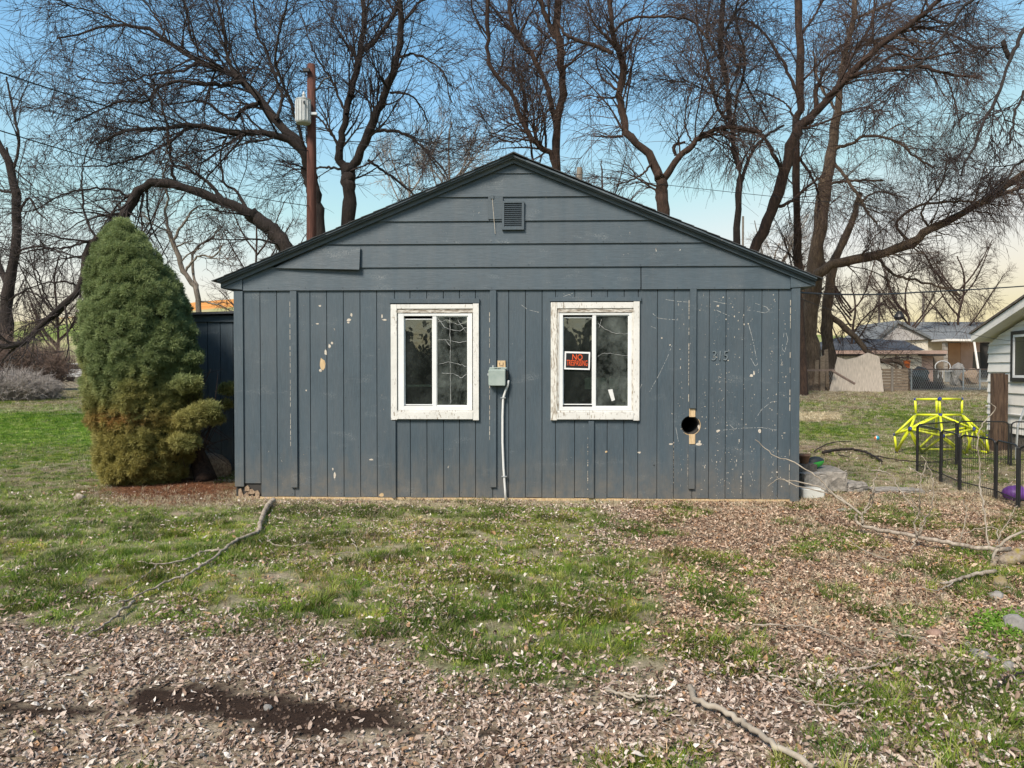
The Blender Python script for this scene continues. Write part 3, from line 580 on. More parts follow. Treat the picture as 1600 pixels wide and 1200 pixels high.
scr = [[(1165, 484), (1180, 486), (1195, 489), (1202, 486), (1198, 480), (1180, 474)], [(1170, 508), (1176, 530), (1181, 555), (1184, 569), (1180, 572), (1173, 560)], [(1015, 612), (1030, 585), (1042, 560), (1050, 540)],
       [(1040, 468), (1060, 471), (1075, 472)], [(1018, 505), (1017, 510), (1025, 513)], [(1020, 490), (1028, 497), (1045, 499), (1062, 500)], [(1225, 520), (1222, 545), (1226, 550), (1231, 530), (1228, 520)], [(1112, 470), (1130, 474), (1150, 477)], [(1118, 484), (1127, 488), (1140, 494)], [(1180, 655), (1190, 640), (1205, 628), (1214, 627)],
       [(1138, 662), (1146, 669)], [(1150, 670), (1156, 659)], [(995, 618), (1003, 600)], [(880, 459), (897, 462)], [(814, 476), (825, 484), (842, 488)], [(1240*.9+60, 750), (1170, 735)], [(1056, 668), (1060, 690)], [(873, 466), (895, 458)], [(1130, 672), (1160, 669), (1190, 668), (1214, 672)]]
m = MB(); rr = random.Random(3)
for line in scr:
    for (a, b_) in zip(line[:-1], line[1:]):
        n_ = max(2, int(math.dist(a, b_)/2.2))
        for j in range(n_):
            if rr.random() < .25: continue
            t0, t1 = j/n_, (j+.95)/n_; p = [(a[0]+(b_[0]-a[0])*t, a[1]+(b_[1]-a[1])*t) for t in (t0, t1)]; w = rr.uniform(.12, .42)
            dx, dy = p[1][0]-p[0][0], p[1][1]-p[0][1]; l_ = math.hypot(dx, dy) or 1; nx_, ny_ = -dy/l_*w, dx/l_*w
            qs = [H(p[0][0]+nx_, p[0][1]+ny_), H(p[1][0]+nx_, p[1][1]+ny_), H(p[1][0]-nx_, p[1][1]-ny_), H(p[0][0]-nx_, p[0][1]-ny_)]
            m.prism([(a_, -.0014, b2) for a_, b2 in qs], (0, 0, 0), (0, .001, 0))
o = m.build('scratches', 'cobweb', house); o['kind'] = 'stuff'
# nail heads
m = MB(); rr = random.Random(8)
for p in seams[1:-1]:
    for y_ in (462, 540, 620, 700, 772):
        s0, z0 = H(p+rr.choice((-3, 3)), y_+rr.uniform(-3, 3))
        if any(h[0] < s0 < h[1] and h[2] < z0 < h[3] for h in holes.values()): continue
        m.box(s0-.003, s0+.003, -.0012, .001, z0-.003, z0+.003)
for y_ in (450, 414, 378):
    for p in range(420, 1190, 58): s0, z0 = H(p, y_); m.box(s0-.003, s0+.003, -.0285, -.02, z0-.003, z0+.003)
m.build('nail_heads', 'sign_black', house)
# house number
nm = H(1124, 556.5); text_part('house_number', '315', .17, .006, 'number_highlight', house, (nm[0], -.006, nm[1]), .12, -.0015, .82)
m = MB(); s0, z0 = H(1022, 727); m.lathe([(.008, -.004), (.008, 0)], (s0, 0, z0), 8, 'y'); m.build('bolt_hole', 'sign_black', house)
# windows
def window(h, x0, x1, y0, y1, frame, sashes, mull, label, glasses, peel_left):
    """x0..y1 trim outer; frame: inner vinyl frame outer pixels; sashes: two glass pixel boxes"""
    w = MB(); fx0, fx1, fy0, fy1 = frame
    a0, a1, z1, z0 = hs(x0), hs(x1), hz(y0), hz(y1); b0, b1, c1, c0 = hs(fx0), hs(fx1), hz(fy0), hz(fy1)
    root = MB()
    # casing boards are parts of the window; the vinyl frame is its own mesh
    wf = MB(); g0 = [hs(sashes[0][0]), hs(sashes[0][1]), hz(sashes[0][3]), hz(sashes[0][2])]; g1 = [hs(sashes[1][0]), hs(sashes[1][1]), hz(sashes[1][3]), hz(sashes[1][2])]
    wf.box(b0, g0[0]-.012, -.012, .06, c0, c1); wf.box(g1[1]+.012, b1, -.012, .06, c0, c1)
    wf.box(g0[0]-.012, g1[1]+.012, -.011, .06, c0, g1[2]-.012); wf.box(g0[0]-.012, g1[1]+.012, -.011, .06, g1[3]+.012, c1)
    win = wf.build('window', 'white_vinyl', house, bevel=.002); win['label'] = label
    m0, m1 = hs(mull[0]), hs(mull[1])
    MB().box(m0, m1, -.006, .05, g1[2]-.012, g1[3]+.012).build('mullion', 'white_vinyl', win, bevel=.002)
    # sash rails: left sash set further back
    def ring(x_0, x_1, z_0, z_1, t, ya, yb):
        r_ = MB(); r_.box(x_0-t, x_0, ya, yb, z_0-t, z_1+t); r_.box(x_1, x_1+t, ya, yb, z_0-t, z_1+t); r_.box(x_0, x_1, ya, yb, z_0-t, z_0); r_.box(x_0, x_1, ya, yb, z_1, z_1+t); return r_
    ring(g0[0], min(g0[1], m0-.004)-.0, g0[2], g0[3], .012, .018, .045).build('sash', 'white_vinyl', win); ring(max(g1[0], m1+.004), g1[1], g1[2], g1[3], .0118, .002, .03).build('sash', 'white_vinyl', win)
    MB().box(g0[0]-.004, m0+.002, .030, .034, g0[2]-.004, g0[3]+.004).build('pane', glasses[0], win); MB().box(m1-.002, g1[1]+.004, .014, .018, g1[2]-.004, g1[3]+.004).build('pane', glasses[1], win)
    # casing
    t0, t1 = hs(x0), hs(x1); cw = .072
    MB().box(t0, t0+cw*1.05, -.034, -.0005, z0-.01, z1).build('side_casing', 'peeled_white_upright' if peel_left else 'old_white_paint', win, bevel=.002)
    MB().box(t1-cw, t1, -.036, -.0005, z0-.012, z1+.008).build('side_casing', 'old_white_paint', win, bevel=.002)
    MB().box(t0+cw*1.05+.001, t1-cw-.001, -.030, -.0005, c1+.052, z1).build('head_casing', 'old_white_paint', win, bevel=.002)
    MB().box(t0+cw*1.05+.001, t1-cw-.001, -.020, -.0005, c1+.002, c1+.051).build('head_stop', 'peeled_white_trim', win, bevel=.002)
    MB().box(t0+cw*1.05+.001, t1-cw-.001, -.042, -.0005, z0, z0+.085).build('sill', 'old_white_paint', win, bevel=.003)
    MB().box(t0+cw*1.05+.001, t1-cw-.001, -.024, -.0005, z0+.087, c0-.002).build('sill_stop', 'old_white_paint', win, bevel=.002)
    if b0-(t0+cw*1.05) > .012: MB().box(t0+cw*1.05+.001, b0-.001, -.022, -.0005, c0, c1).build('side_stop', 'peeled_white_upright', win)
    if (t1-cw)-b1 > .012: MB().box(b1+.001, t1-cw-.001, -.022, -.0005, c0, c1).build('side_stop', 'peeled_white_upright', win)
    return win
wl = window('l', 611.5, 748.5, 475.5, 655, (622, 738, 489, 641), ((633, 675, 499, 632), (683, 730, 495, 633)), (676, 682), 'window nearest the meter box with cobwebbed right pane', ('glass_clean', 'glass_dusty'), False)
wr = window('r', 860.5, 998.5, 473, 655, (873, 987, 489, 641), ((881, 925, 497, 631), (931, 981, 494, 634)), (925.5, 931), 'window with the no trespassing sign behind its left pane', ('glass_clean', 'glass_dusty'), True)
# cobwebs inside the panes
def web(lines, y, win, seed):
    m = MB(); rr = random.Random(seed)
    for ln in lines:
        pts = [];
        for (a, b_) in zip(ln[:-1], ln[1:]):
            n_ = max(2, int(math.dist(a, b_)/3))
            for j in range(n_): t = j/n_; q = H(a[0]+(b_[0]-a[0])*t+rr.gauss(0, .25), a[1]+(b_[1]-a[1])*t+rr.gauss(0, .5)); pts.append((q[0], y+rr.uniform(0, .004), q[1]))
        q = H(*ln[-1]); pts.append((q[0], y, q[1])); m.tube(pts, [rr.uniform(.0012, .0042) for _ in pts], 4, False)
    o = m.build('cobweb', 'cobweb', win); o['kind'] = 'stuff'
web([[(684, 497), (695, 512), (715, 517), (729, 512)], [(684, 531), (700, 531), (716, 536), (729, 533)], [(686, 569), (700, 565), (729, 572)], [(690, 583), (708, 584), (722, 590), (729, 585)], [(684, 503), (700, 500), (715, 508), (729, 502)], [(695, 530), (703, 540)], [(703, 497), (704, 630)], [(715, 500), (729, 520)]], .008, wl, 1)
web([[(934, 505), (945, 514), (962, 521), (981, 521)], [(934, 556), (945, 552), (960, 553), (981, 556)], [(940, 500), (936, 512)]], .008, wr, 2)
def card(px0, px1, py0, py1, y, mat, win, nm_, th=.002):
    a = H(px0, py1); b_ = H(px1, py0); return MB().box(a[0], b_[0], y, y+th, a[1], b_[1]).build(nm_, mat, win)
card(914, 925.2, 590, 608, .036, 'paper', wr, 'notice_paper'); card(931.5, 948, 590, 608, .020, 'paper', wr, 'notice_paper'); card(952, 967, 590, 608, .020, 'paper', wr, 'notice_paper')
card(635, 675, 601, 604.5, .05, 'paper', wl, 'paper_strip'); card(683.5, 692, 601, 604.5, .020, 'paper', wl, 'paper_strip')
m = MB(); q = [H(950, 609), H(957, 608), H(961, 625), H(956, 627)]; m.prism([(a, .0095, b_) for a, b_ in q], (0, 0, 0), (0, .002, 0)); m.build('tape_strip', 'white_pvc', wr)
# sign
sg = thing('warning_sign', 'black and white no trespassing sign with orange letters behind the window pane', 'sign')
ang = R(-1.6)
q0, q1 = H(882, 577.5), H(922, 549.5); cx_, cz_ = (q0[0]+q1[0])/2, (q0[1]+q1[1])/2; w_, h_ = (q1[0]-q0[0])/2, (q1[1]-q0[1])/2
sg.location = HC+hu*cx_+Vector((0, 0, cz_))+hn*.012; sg.rotation_euler = (0, R(1.6), -HA)
MB().box(-w_, w_, -.002, .002, -h_, h_).build('sign_board', 'sign_white', sg); MB().box(-w_+.018, w_-.018, -.0035, -.002, -h_+.02, h_-.02).build('black_field', 'sign_black', sg)
text_part('lettering', 'NO', .098, .0006, 'sign_orange', sg, (0, -.0045, .040), 0, .0006, .85); text_part('lettering', 'TRESPASSING', .098, .0006, 'sign_orange', sg, (0, -.0045, -.032), 0, .0004, .435)
# meter box, block, conduit
q0, q1 = H(764, 602.5), H(790.5, 574.5); w_ = q1[0]-q0[0]; h_ = q1[1]-q0[1]; cx_ = (q0[0]+q1[0])/2
mt = thing('junction_box', 'grey green metal utility box fixed to the siding between the windows', 'utility box', HC+hu*cx_+Vector((0, 0, q0[1]))-hn*.021, -HA)
MB().box(-w_/2, w_/2, -.085, 0, .012, h_-.02).build('box_body', 'grey_metal_box', mt, bevel=.012)
MB().box(-w_/2+.004, w_/2-.004, -.093, -.082, 0, h_-.028).build('box_lid', 'grey_metal_box', mt, bevel=.01); MB().box(-w_/2+.01, w_/2+.014, -.075, 0, h_-.022, h_+.004).build('box_hood', 'grey_metal_box', mt, bevel=.006)
MB().lathe([(.012, 0), (.012, .03)], (-w_/2+.055, -.04, h_), 10).build('hub', 'galvanised', mt); MB().box(-w_/2-.016, -w_/2+.002, -.05, -.03, h_*.55, h_*.68).build('hinge_pin', 'galvanised', mt, bevel=.003)
MB().box(w_/2-.002, w_/2+.03, -.05, -.01, h_*.35, h_*.8).build('side_fitting', 'black_metal', mt, bevel=.006)
mk = MB(); [mk.box(-.03+i*.02, -.018+i*.02, -.0762, -.0748, h_-.014, h_-.004) for i in range(4)]; mk.build('stamped_marks', 'sign_black', mt)
q0, q1 = H(777.5, 576), H(790, 563.5); tn = MB().box(0, q1[0]-q0[0], -.02, 0, 0, q1[1]-q0[1]).build('wood_block', 'raw_wood', None, bevel=.002); tn.location = HC+hu*q0[0]+Vector((0, 0, q0[1]))-hn*.001; tn.rotation_euler = (0, 0, -HA)
tag(tn, 'small bare yellowish wood block above the grey utility box', 'wood block'); m = MB(); m.box(.02, .075, -.0225, -.02, .035, .045); m.box(.02, .03, -.0225, -.02, .045, .075); m.box(.065, .075, -.0225, -.02, .045, .075); m.box(.02, .075, -.0225, -.02, .018, .024); m.build('slot_marks', 'rotten_wood', tn)
cpts = [(794.5, 594), (793.5, 602), (790, 611), (786.5, 622), (785.5, 650), (785.5, 690), (787, 730), (789.5, 765), (790.5, 783)]
cd = thing('conduit', 'white plastic conduit curving down the siding from the utility box', 'conduit', HC+hu*H(790, 783)[0], -HA)
pts = []
for i, p in enumerate(cpts):
    s, z = H(*p); pts.append((s-H(790, 783)[0], -.035 if i > 2 else -.045, z))
MB().tube(pts, .0145, 10).build('pipe', 'white_pvc', cd, True)
for y_, x_ in ((621.5, 786.5), (744, 788)): s, z = H(x_, y_); MB().box(s-H(790, 783)[0]-.032, s-H(790, 783)[0]+.032, -.054, -.002, z-.006, z+.006).build('pipe_strap', 'galvanised', cd, bevel=.002)
# side addition set back on the left
adr = MB(); ad_y = 2.42
def A(px, py): return H(px, py, -ad_y)
ax0 = A(292, 600)[0]; azt = A(340, 491)[1]
ad = MB().box(ax0, S_L-.005, ad_y+.018, ad_y+3.2, 0, azt-.02).build('side_addition', 'slate_paint', house)
sx = S_L-.006; i = 0
while sx > ax0+.05:
    x1 = sx; x0_ = max(sx-.2032, ax0); m = MB(); m.box(x0_+.005, x1-.005, ad_y, ad_y+.017, .03, azt-.02); m.build('siding_board', 'slate_paint', ad); sx -= .2032
MB().box(ax0, S_L-.006, ad_y-.03, ad_y-.001, azt-.12, azt-.021).build('addition_trim', 'slate_paint_lap', ad)
m = MB(); m.prism([(ax0-.15, ad_y-.12, azt-.02), (S_L-.006, ad_y-.12, azt+.03), (S_L-.006, ad_y-.12, azt+.065), (ax0-.15, ad_y-.12, azt+.015)], (0, 0, 0), (0, 3.5, 0)); m.build('addition_roof', 'roof_felt', ad)

# ------------------------------------------------------------ trees
def crspline(p, n):
    """Catmull-Rom through points p (k,d) -> (n,d)"""
    p = np.asarray(p, float); k = len(p)
    q = np.vstack([2*p[0]-p[1], p, 2*p[-1]-p[-2]]); t = np.linspace(0, k-1-1e-6, n); i = t.astype(int); f = (t-i)[:, None]
    a, b, c, d = q[i], q[i+1], q[i+2], q[i+3]
    return .5*((2*b)+(-a+c)*f+(2*a-5*b+4*c-d)*f**2+(-a+3*b-3*c+d)*f**3)
def tubes(PT, RD, S, rng):
    """PT (N,K,3), RD (N,K) -> verts, quads"""
    N, K, _ = PT.shape
    T = np.empty_like(PT); T[:, 1:-1] = PT[:, 2:]-PT[:, :-2]; T[:, 0] = PT[:, 1]-PT[:, 0]; T[:, -1] = PT[:, -1]-PT[:, -2]
    T /= np.linalg.norm(T, axis=-1, keepdims=True)+1e-9
    ref = rng.normal(size=(N, 1, 3)); ref = ref-T*(ref*T).sum(-1, keepdims=True); ref /= np.linalg.norm(ref, axis=-1, keepdims=True)+1e-9
    W = np.cross(T, ref); a = np.arange(S)*2*np.pi/S
    V = PT[:, :, None]+(ref[:, :, None]*np.cos(a)[None, None, :, None]+W[:, :, None]*np.sin(a)[None, None, :, None])*RD[:, :, None, None]
    idx = np.arange(N*K*S).reshape(N, K, S); j = np.roll(idx, -1, 2)
    Fq = np.stack([idx[:, :-1], j[:, :-1], j[:, 1:], idx[:, 1:]], -1).reshape(-1, 4)
    return V.reshape(-1, 3), Fq
def spawn(PT, RD, n, rng, tmin, length, ang, grav, wig, K, rfac, rmin, taper=.25, tpow=1.0, rcap=.05):
    """children of each branch: n per branch"""
    N, Kp, _ = PT.shape; pid = np.repeat(np.arange(N), n); M = len(pid)
    t = tmin+(1-tmin)*rng.random(M)**tpow; u = t*(Kp-1); i = np.minimum(u.astype(int), Kp-2); f = (u-i)[:, None]
    p0 = PT[pid, i]*(1-f)+PT[pid, i+1]*f; T = PT[pid, i+1]-PT[pid, i]; T /= np.linalg.norm(T, axis=1, keepdims=True)+1e-9
    r0 = RD[pid, i]*(1-f[:, 0])+RD[pid, i+1]*f[:, 0]
    q = rng.normal(size=(M, 3)); q -= T*(q*T).sum(1, keepdims=True); q /= np.linalg.norm(q, axis=1, keepdims=True)+1e-9
    th = np.radians(rng.uniform(ang[0], ang[1], M))[:, None]; d = T*np.cos(th)+q*np.sin(th)
    L = rng.uniform(length[0], length[1], M)*(1-.45*t)
    pts = np.empty((M, K, 3)); pts[:, 0] = p0; st = (L/(K-1))[:, None]
    g = np.linspace(grav[0], grav[1], K)
    for k in range(1, K):
        d = d+rng.normal(size=(M, 3))*wig; d[:, 2] += g[k]; d /= np.linalg.norm(d, axis=1, keepdims=True); pts[:, k] = pts[:, k-1]+d*st
    rr = np.clip(r0*rfac, rmin, rcap)[:, None]*np.linspace(1, taper, K)[None]; rr = np.maximum(rr, rmin*.45)
    return pts, rr
def tree(name, label, Y, limbs, style, mats, seed, dens=1.0, base=None, group='bare trees behind the house', scale=1.0):
    """limbs: list of (pixel polyline, start diameter px, end diameter px, depth change at the end); the first is the trunk"""
    rng = np.random.default_rng(seed); root_p = gp(*base) if base else None
    tr0 = limbs[0][0][0]; loc = P(tr0[0], tr0[1], Y) if root_p is None else Vector((P(tr0[0], tr0[1], Y).x, Y, 0)); loc.z = float(tz(loc.x, loc.y))
    t = thing(name, label, 'tree', loc, 0, group); off = np.array(loc)
    LP = []; LR = []; K = 26; k0 = 0
    for li, (pl, d0, d1, dy) in enumerate(limbs):
        n = len(pl); seg = np.cumsum([0]+[math.dist(pl[i], pl[i+1]) for i in range(n-1)]); seg = seg/seg[-1]
        y0 = dy[0] if isinstance(dy, tuple) else 0; y1 = dy[1] if isinstance(dy, tuple) else dy
        pts = np.array([list(P(p[0], p[1], Y+y0+(y1-y0)*s)) for p, s in zip(pl, seg)])
        c = crspline(pts, K); wob = rng.normal(size=(K, 3)); wob[0] = 0; amp = .014*np.linalg.norm(pts[0]-pts[-1])**.6*scale; c[1:] += wob[1:]*amp*.6
        rad = np.linspace(d0*.78, d1*.9, K)*.5*Y/F_PX; rad = rad*(1+.07*rng.normal(size=K))
        if li == 0:
            c[0, 2] = min(c[0, 2], float(tz(c[0, 0], c[0, 1]))-.1); rad[:3] *= np.array([1.5, 1.2, 1.05])
        LP.append(c); LR.append(rad)
        V, Fq = tubes(c[None], rad[None], 10 if d0 > 8 else 7, rng)
        npmesh('trunk' if li == 0 else 'limb', V-off, Fq, mats[0], t, smooth=True)
    LP = np.array(LP); LR = np.array(LR); s = scale
    st = style
    # longer limbs get more children: duplicate rows by length
    ln = np.linalg.norm(np.diff(LP, axis=1), axis=2).sum(1); ln[0] *= st.get('trunk', .12); rep = np.maximum(1, np.round(ln/st['per']*dens)).astype(int)
    A = np.repeat(LP, rep, 0); B = np.repeat(LR, rep, 0)
    b1, r1 = spawn(A, B, 1, rng, st['tmin'], st['len1'], st['ang1'], st['g1'], st['wig'], 9, .42, .014, .3, st.get('tp', 1.15), .042)
    b2, r2 = spawn(b1, r1, st['n2'], rng, .15, st['len2'], (20, 65), st['g2'], st['wig'], 7, .6, .0105, .4)
    b3, r3 = spawn(b2, r2, st['n3'], rng, .1, st['len3'], (15, 60), st['g3'], st['wig']*1.3, 4, .6, .0072, .6)
    # keep what the photograph's frame and a step beside it could show
    def keep(b, r):
        x, y = to_px(b[:, 0, 0], b[:, 0, 1], 0); Yc = b[:, 0, 1]; px = 800+F_PX*b[:, 0, 0]/Yc; py = 578-F_PX*(b[:, 0, 2]-CAM_H)/Yc
        k_ = (px > -160) & (px < 1760) & (py > -140) & (b[:, :, 2].min(1) > st.get('zmin', 1.2)); return b[k_], r[k_]
    b1, r1 = keep(b1, r1); b2, r2 = keep(b2, r2); b3, r3 = keep(b3, r3)
    V, Fq = tubes(b1, r1, 4, rng); o = npmesh('branches', V-off, Fq, mats[0], t, True); o['kind'] = 'stuff'
    v2, f2 = tubes(b2, r2, 3, rng); v3, f3 = tubes(b3, r3, 3, rng); o = npmesh('twigs', np.vstack([v2, v3])-off, np.vstack([f2, f3+len(v2)]), mats[1], t); o['kind'] = 'stuff'
    global TRI; TRI += 2*(len(Fq)+len(f2)+len(f3)); return t
TRI = 0
UPR = dict(per=.38, tmin=.22, len1=(1.4, 3.6), ang1=(22, 62), g1=(.02, .06), g2=(.0, .05), g3=(0, .03), wig=.10, n2=7, len2=(.8, 2.4), n3=5, len3=(.45, 1.3))
SWEEP = dict(UPR, g1=(.03, -.05), g2=(.02, -.08), g3=(-.02, -.12), len1=(1.6, 4.2), len2=(.8, 2.2))
WILL = dict(UPR, g1=(.04, -.10), g2=(.0, -.15), g3=(-.04, -.2), len1=(1.4, 4.2), len2=(.9, 2.7), len3=(.6, 1.6), wig=.10)
D = ('bark_dark', 'twig_dark'); BR = ('bark_brown', 'twig_brown'); PL = ('bark_pale', 'twig_pale')
ST = dict(per=.42, tmin=.3, len1=(1.0, 2.4), ang1=(22, 55), g1=(.03, .05), g2=(.0, .03), g3=(0, .02), wig=.13, n2=6, len2=(.5, 1.3), n3=6, len3=(.3, .7))

tree('bare_tree', 'huge bare tree beside the red utility pole, limbs sweeping over the conifer', 26, [
    ([(500, 634), (500, 480), (497, 370), (490, 300), (480, 262)], 34, 24, 0),
    ([(480, 262), (469, 232), (424, 210), (360, 206), (300, 195), (259, 202), (205, 204), (150, 225)], 17, 3, -2),
    ([(490, 280), (469, 225), (431, 187), (394, 142), (375, 124), (337, 105), (311, 96), (262, 64), (217, 45), (169, 41), (90, 62)], 20, 3, 1),
    ([(377, 127), (350, 132), (319, 131), (262, 129), (225, 157), (180, 161), (115, 190)], 10, 2, -2),
    ([(372, 121), (355, 90), (351, 50), (340, 10), (328, -40)], 9, 3, 1),
    ([(405, 160), (380, 172), (362, 188), (330, 165), (305, 158), (250, 165)], 9, 2.5, 2),
    ([(311, 96), (280, 112), (230, 118), (180, 130), (120, 120)], 6, 2, -1),
    ([(431, 187), (440, 150), (420, 90), (400, 40), (395, -40)], 7, 3, 2),
    ([(480, 250), (455, 160), (430, 100), (440, 40), (455, -30)], 7, 2.5, -2),
    ([(262, 64), (240, 20), (200, -30)], 5, 2, 1), ([(337, 105), (300, 60), (290, 10), (270, -50)], 6, 2, 2),
    ([(217, 45), (150, 20), (90, 5)], 4, 2, 0), ([(300, 195), (250, 230), (190, 255), (130, 262)], 6, 2, 0)], SWEEP, D, 1, 1.1)
tree('bare_tree', 'low leaning bare tree whose arching limb bends down to the ground left of the conifer', 24, [
    ([(470, 640), (465, 470), (448, 393), (422, 357), (392, 335)], 36, 24, 0),
    ([(392, 335), (345, 313), (300, 297), (262, 287), (235, 286), (215, 300), (196, 330), (183, 352), (152, 373), (133, 402), (125, 450), (85, 487), (50, 524), (32, 537), (-30, 541)], 19, 8, -2),
    ([(272, 288), (268, 255), (262, 205), (254, 165), (240, 130)], 7, 3, 0), ([(350, 315), (330, 290), (312, 276), (290, 262), (260, 258)], 9, 3, 1),
    ([(205, 318), (190, 300), (160, 295), (110, 300), (50, 330)], 6, 2, -1), ([(150, 373), (135, 340), (128, 300), (130, 260), (136, 230)], 5, 2, 1),
    ([(390, 335), (370, 300), (350, 285), (345, 240), (360, 200)], 7, 2.5, 1), ([(160, 370), (110, 385), (60, 390), (20, 400)], 5, 2, 0),
    ([(85, 487), (70, 460), (60, 430), (40, 400)], 4, 2, 0), ([(125, 450), (100, 440), (60, 445), (10, 470)], 4, 2, 0)], SWEEP, D, 2, .85)
tree('bare_tree', 'dark bare tree with a V fork just right of the utility pole', 27, [
    ([(547, 636), (546, 480), (546, 350), (546, 286), (543, 264)], 28, 24, 0),
    ([(543, 268), (530, 240), (541, 178), (560, 98), (568, 32), (563, -40)], 17, 8, 1), ([(572, 78), (597, 50), (617, 19), (628, -30)], 9, 5, 0),
    ([(546, 268), (561, 245), (584, 187), (600, 148), (621, 90), (626, 37), (620, -40)], 18, 9, -1),
    ([(584, 206), (612, 204), (640, 214), (668, 238), (690, 262), (704, 290)], 7, 2, -2), ([(610, 145), (640, 148), (660, 170), (668, 190)], 5, 2, 1),
    ([(575, 250), (600, 268), (640, 298), (652, 310)], 6, 3, 1), ([(538, 265), (510, 262), (480, 262), (430, 250)], 6, 2, 2), ([(533, 235), (515, 205), (490, 180), (440, 165)], 6, 2, 2),
    ([(622, 90), (650, 85), (690, 110), (705, 160)], 5, 2, -2), ([(626, 40), (660, 0), (700, -10)], 6, 3, 1), ([(541, 178), (520, 130), (490, 80), (470, 20)], 6, 2, 2), ([(560, 98), (530, 50), (500, 0)], 5, 2, 0), ([(618, 20), (600, -10), (590, -50)], 5, 2, 0)], UPR, D, 3, 1.0)
tree('bare_tree', 'drooping bare tree at the left edge behind the brown bushes', 44, [
    ([(4, 612), (8, 540), (12, 460), (22, 400), (27, 335), (18, 272), (4, 235), (-20, 190)], 26, 9, 0),
    ([(10, 440), (-10, 400), (-30, 360)], 12, 6, 1), ([(27, 335), (45, 310), (58, 330), (75, 345)], 6, 2, 0), ([(24, 300), (2, 298), (-20, 280)], 6, 3, 0),
    ([(18, 272), (30, 230), (20, 170), (10, 120)], 6, 3, 0), ([(22, 395), (60, 385), (100, 395), (130, 405)], 5, 2, -1), ([(12, 470), (40, 455), (70, 470), (90, 500)], 4, 2, 0), ([(10, 230), (20, 260), (50, 290)], 4, 2, 0)], dict(WILL, per=.75, len1=(2.5, 6.5), len2=(1.4, 4), len3=(.9, 2.3)), D, 4, 1.0)
CUR = dict(ST, wig=.32, len1=(.9, 2.2), g1=(0, -.02), g2=(0, 0), g3=(0, 0), n2=5, n3=4)
tree('bare_tree', 'small pale crooked bare tree behind the conifer and the side addition', 24, [
    ([(312, 640), (314, 560), (312, 500), (308, 452), (288, 425), (272, 385), (264, 360)], 12, 8, 0),
    ([(264, 362), (258, 330), (262, 310), (255, 280), (262, 250)], 6, 2, 0), ([(268, 380), (290, 345), (305, 325), (330, 320)], 6, 2, 0), ([(308, 452), (300, 410), (310, 385), (330, 372), (350, 350)], 6, 2, 1),
    ([(312, 470), (345, 478), (370, 492)], 4, 2, 0), ([(288, 425), (310, 400), (335, 400), (350, 380)], 5, 2, 0), ([(264, 362), (240, 350), (220, 330)], 4, 1.5, 0)], CUR, ('bark_pale', 'twig_brown'), 5, 1.1)
tree('bare_tree', 'tall bare tree with paired trunks behind the roof ridge', 29, [
    ([(872, 640), (872, 480), (872, 270), (870, 195), (877, 160), (877, 100), (872, 60), (874, -50)], 17, 12, 0),
    ([(872, 320), (865, 250), (847, 232), (827, 213), (800, 153), (767, 100), (760, 53), (764, -50)], 12, 6, -1), ([(868, 190), (857, 140), (833, 90), (810, 57), (797, 17), (806, -50)], 11, 7, 1),
    ([(868, 60), (850, 17), (838, -40)], 11, 7, 0), ([(853, 230), (850, 180), (838, 130), (846, 60), (830, 0)], 5, 2, 2), ([(824, 175), (818, 140), (802, 100), (806, 50)], 6, 2, 1), ([(840, 290), (828, 220), (818, 160), (815, 110)], 5, 2, 1),
    ([(827, 213), (800, 222), (765, 210)], 4, 2, -1), ([(865, 165), (840, 185), (800, 195), (770, 210)], 4, 2, -2), ([(877, 110), (900, 90), (920, 60), (915, 0)], 5, 2, 1), ([(765, 60), (740, 20), (735, -30)], 5, 2, 0), ([(810, 57), (830, 20), (850, -20)], 5, 2, 0)], UPR, BR, 6, .95)
tree('bare_tree', 'bare Y shaped tree with a thick curved limb right of the small grey pole', 27, [
    ([(1037, 640), (1037, 480), (1037, 335), (1034, 290), (1032, 272)], 24, 22, 0),
    ([(1031, 278), (1013, 240), (983, 213), (973, 180), (967, 143), (973, 117), (970, 87), (957, 50), (947, -40)], 17, 8, 1),
    ([(1038, 278), (1060, 247), (1083, 227), (1100, 210), (1140, 199), (1190, 207)], 14, 6, -1), ([(957, 83), (933, 73), (900, 62), (883, 53), (870, 30)], 9, 4, 1), ([(973, 213), (947, 214), (922, 212)], 6, 2, 0),
    ([(1056, 243), (1053, 228), (1070, 222)], 7, 4, 0), ([(957, 50), (985, 30), (1035, 26), (1080, 33), (1105, 60)], 6, 3, -1), ([(970, 87), (990, 60), (1010, 0)], 5, 2, 1), ([(967, 143), (940, 120), (930, 90)], 5, 2, 1), ([(1083, 227), (1070, 190), (1080, 130)], 4, 2, 0),
    ([(950, 60), (925, 30), (915, -30)], 5, 2, 0), ([(1018, 255), (1000, 275), (960, 290)], 5, 2, -1)], WILL, BR, 7, .9)
tree('bare_tree', 'slim dark bare tree between the Y shaped tree and the leaning trunk', 30, [
    ([(1150, 640), (1150, 480), (1150, 378), (1154, 288), (1146, 208), (1135, 154), (1127, 62), (1134, -50)], 15, 9, 0),
    ([(1160, 282), (1171, 246), (1192, 217), (1225, 195)], 7, 4, 0), ([(1145, 205), (1120, 160), (1105, 100), (1090, 40), (1085, -30)], 7, 3, 1), ([(1146, 212), (1150, 160), (1165, 90), (1150, 30), (1160, -40)], 6, 3, -1),
    ([(1130, 100), (1105, 55), (1110, 0)], 5, 3, 1), ([(1200, 190), (1160, 120), (1135, 60)], 4, 2, 1), ([(1135, 154), (1110, 145), (1060, 120)], 4, 2, 0), ([(1127, 62), (1150, 20), (1190, -20)], 6, 3, 0)], WILL, D, 8, 1.1)
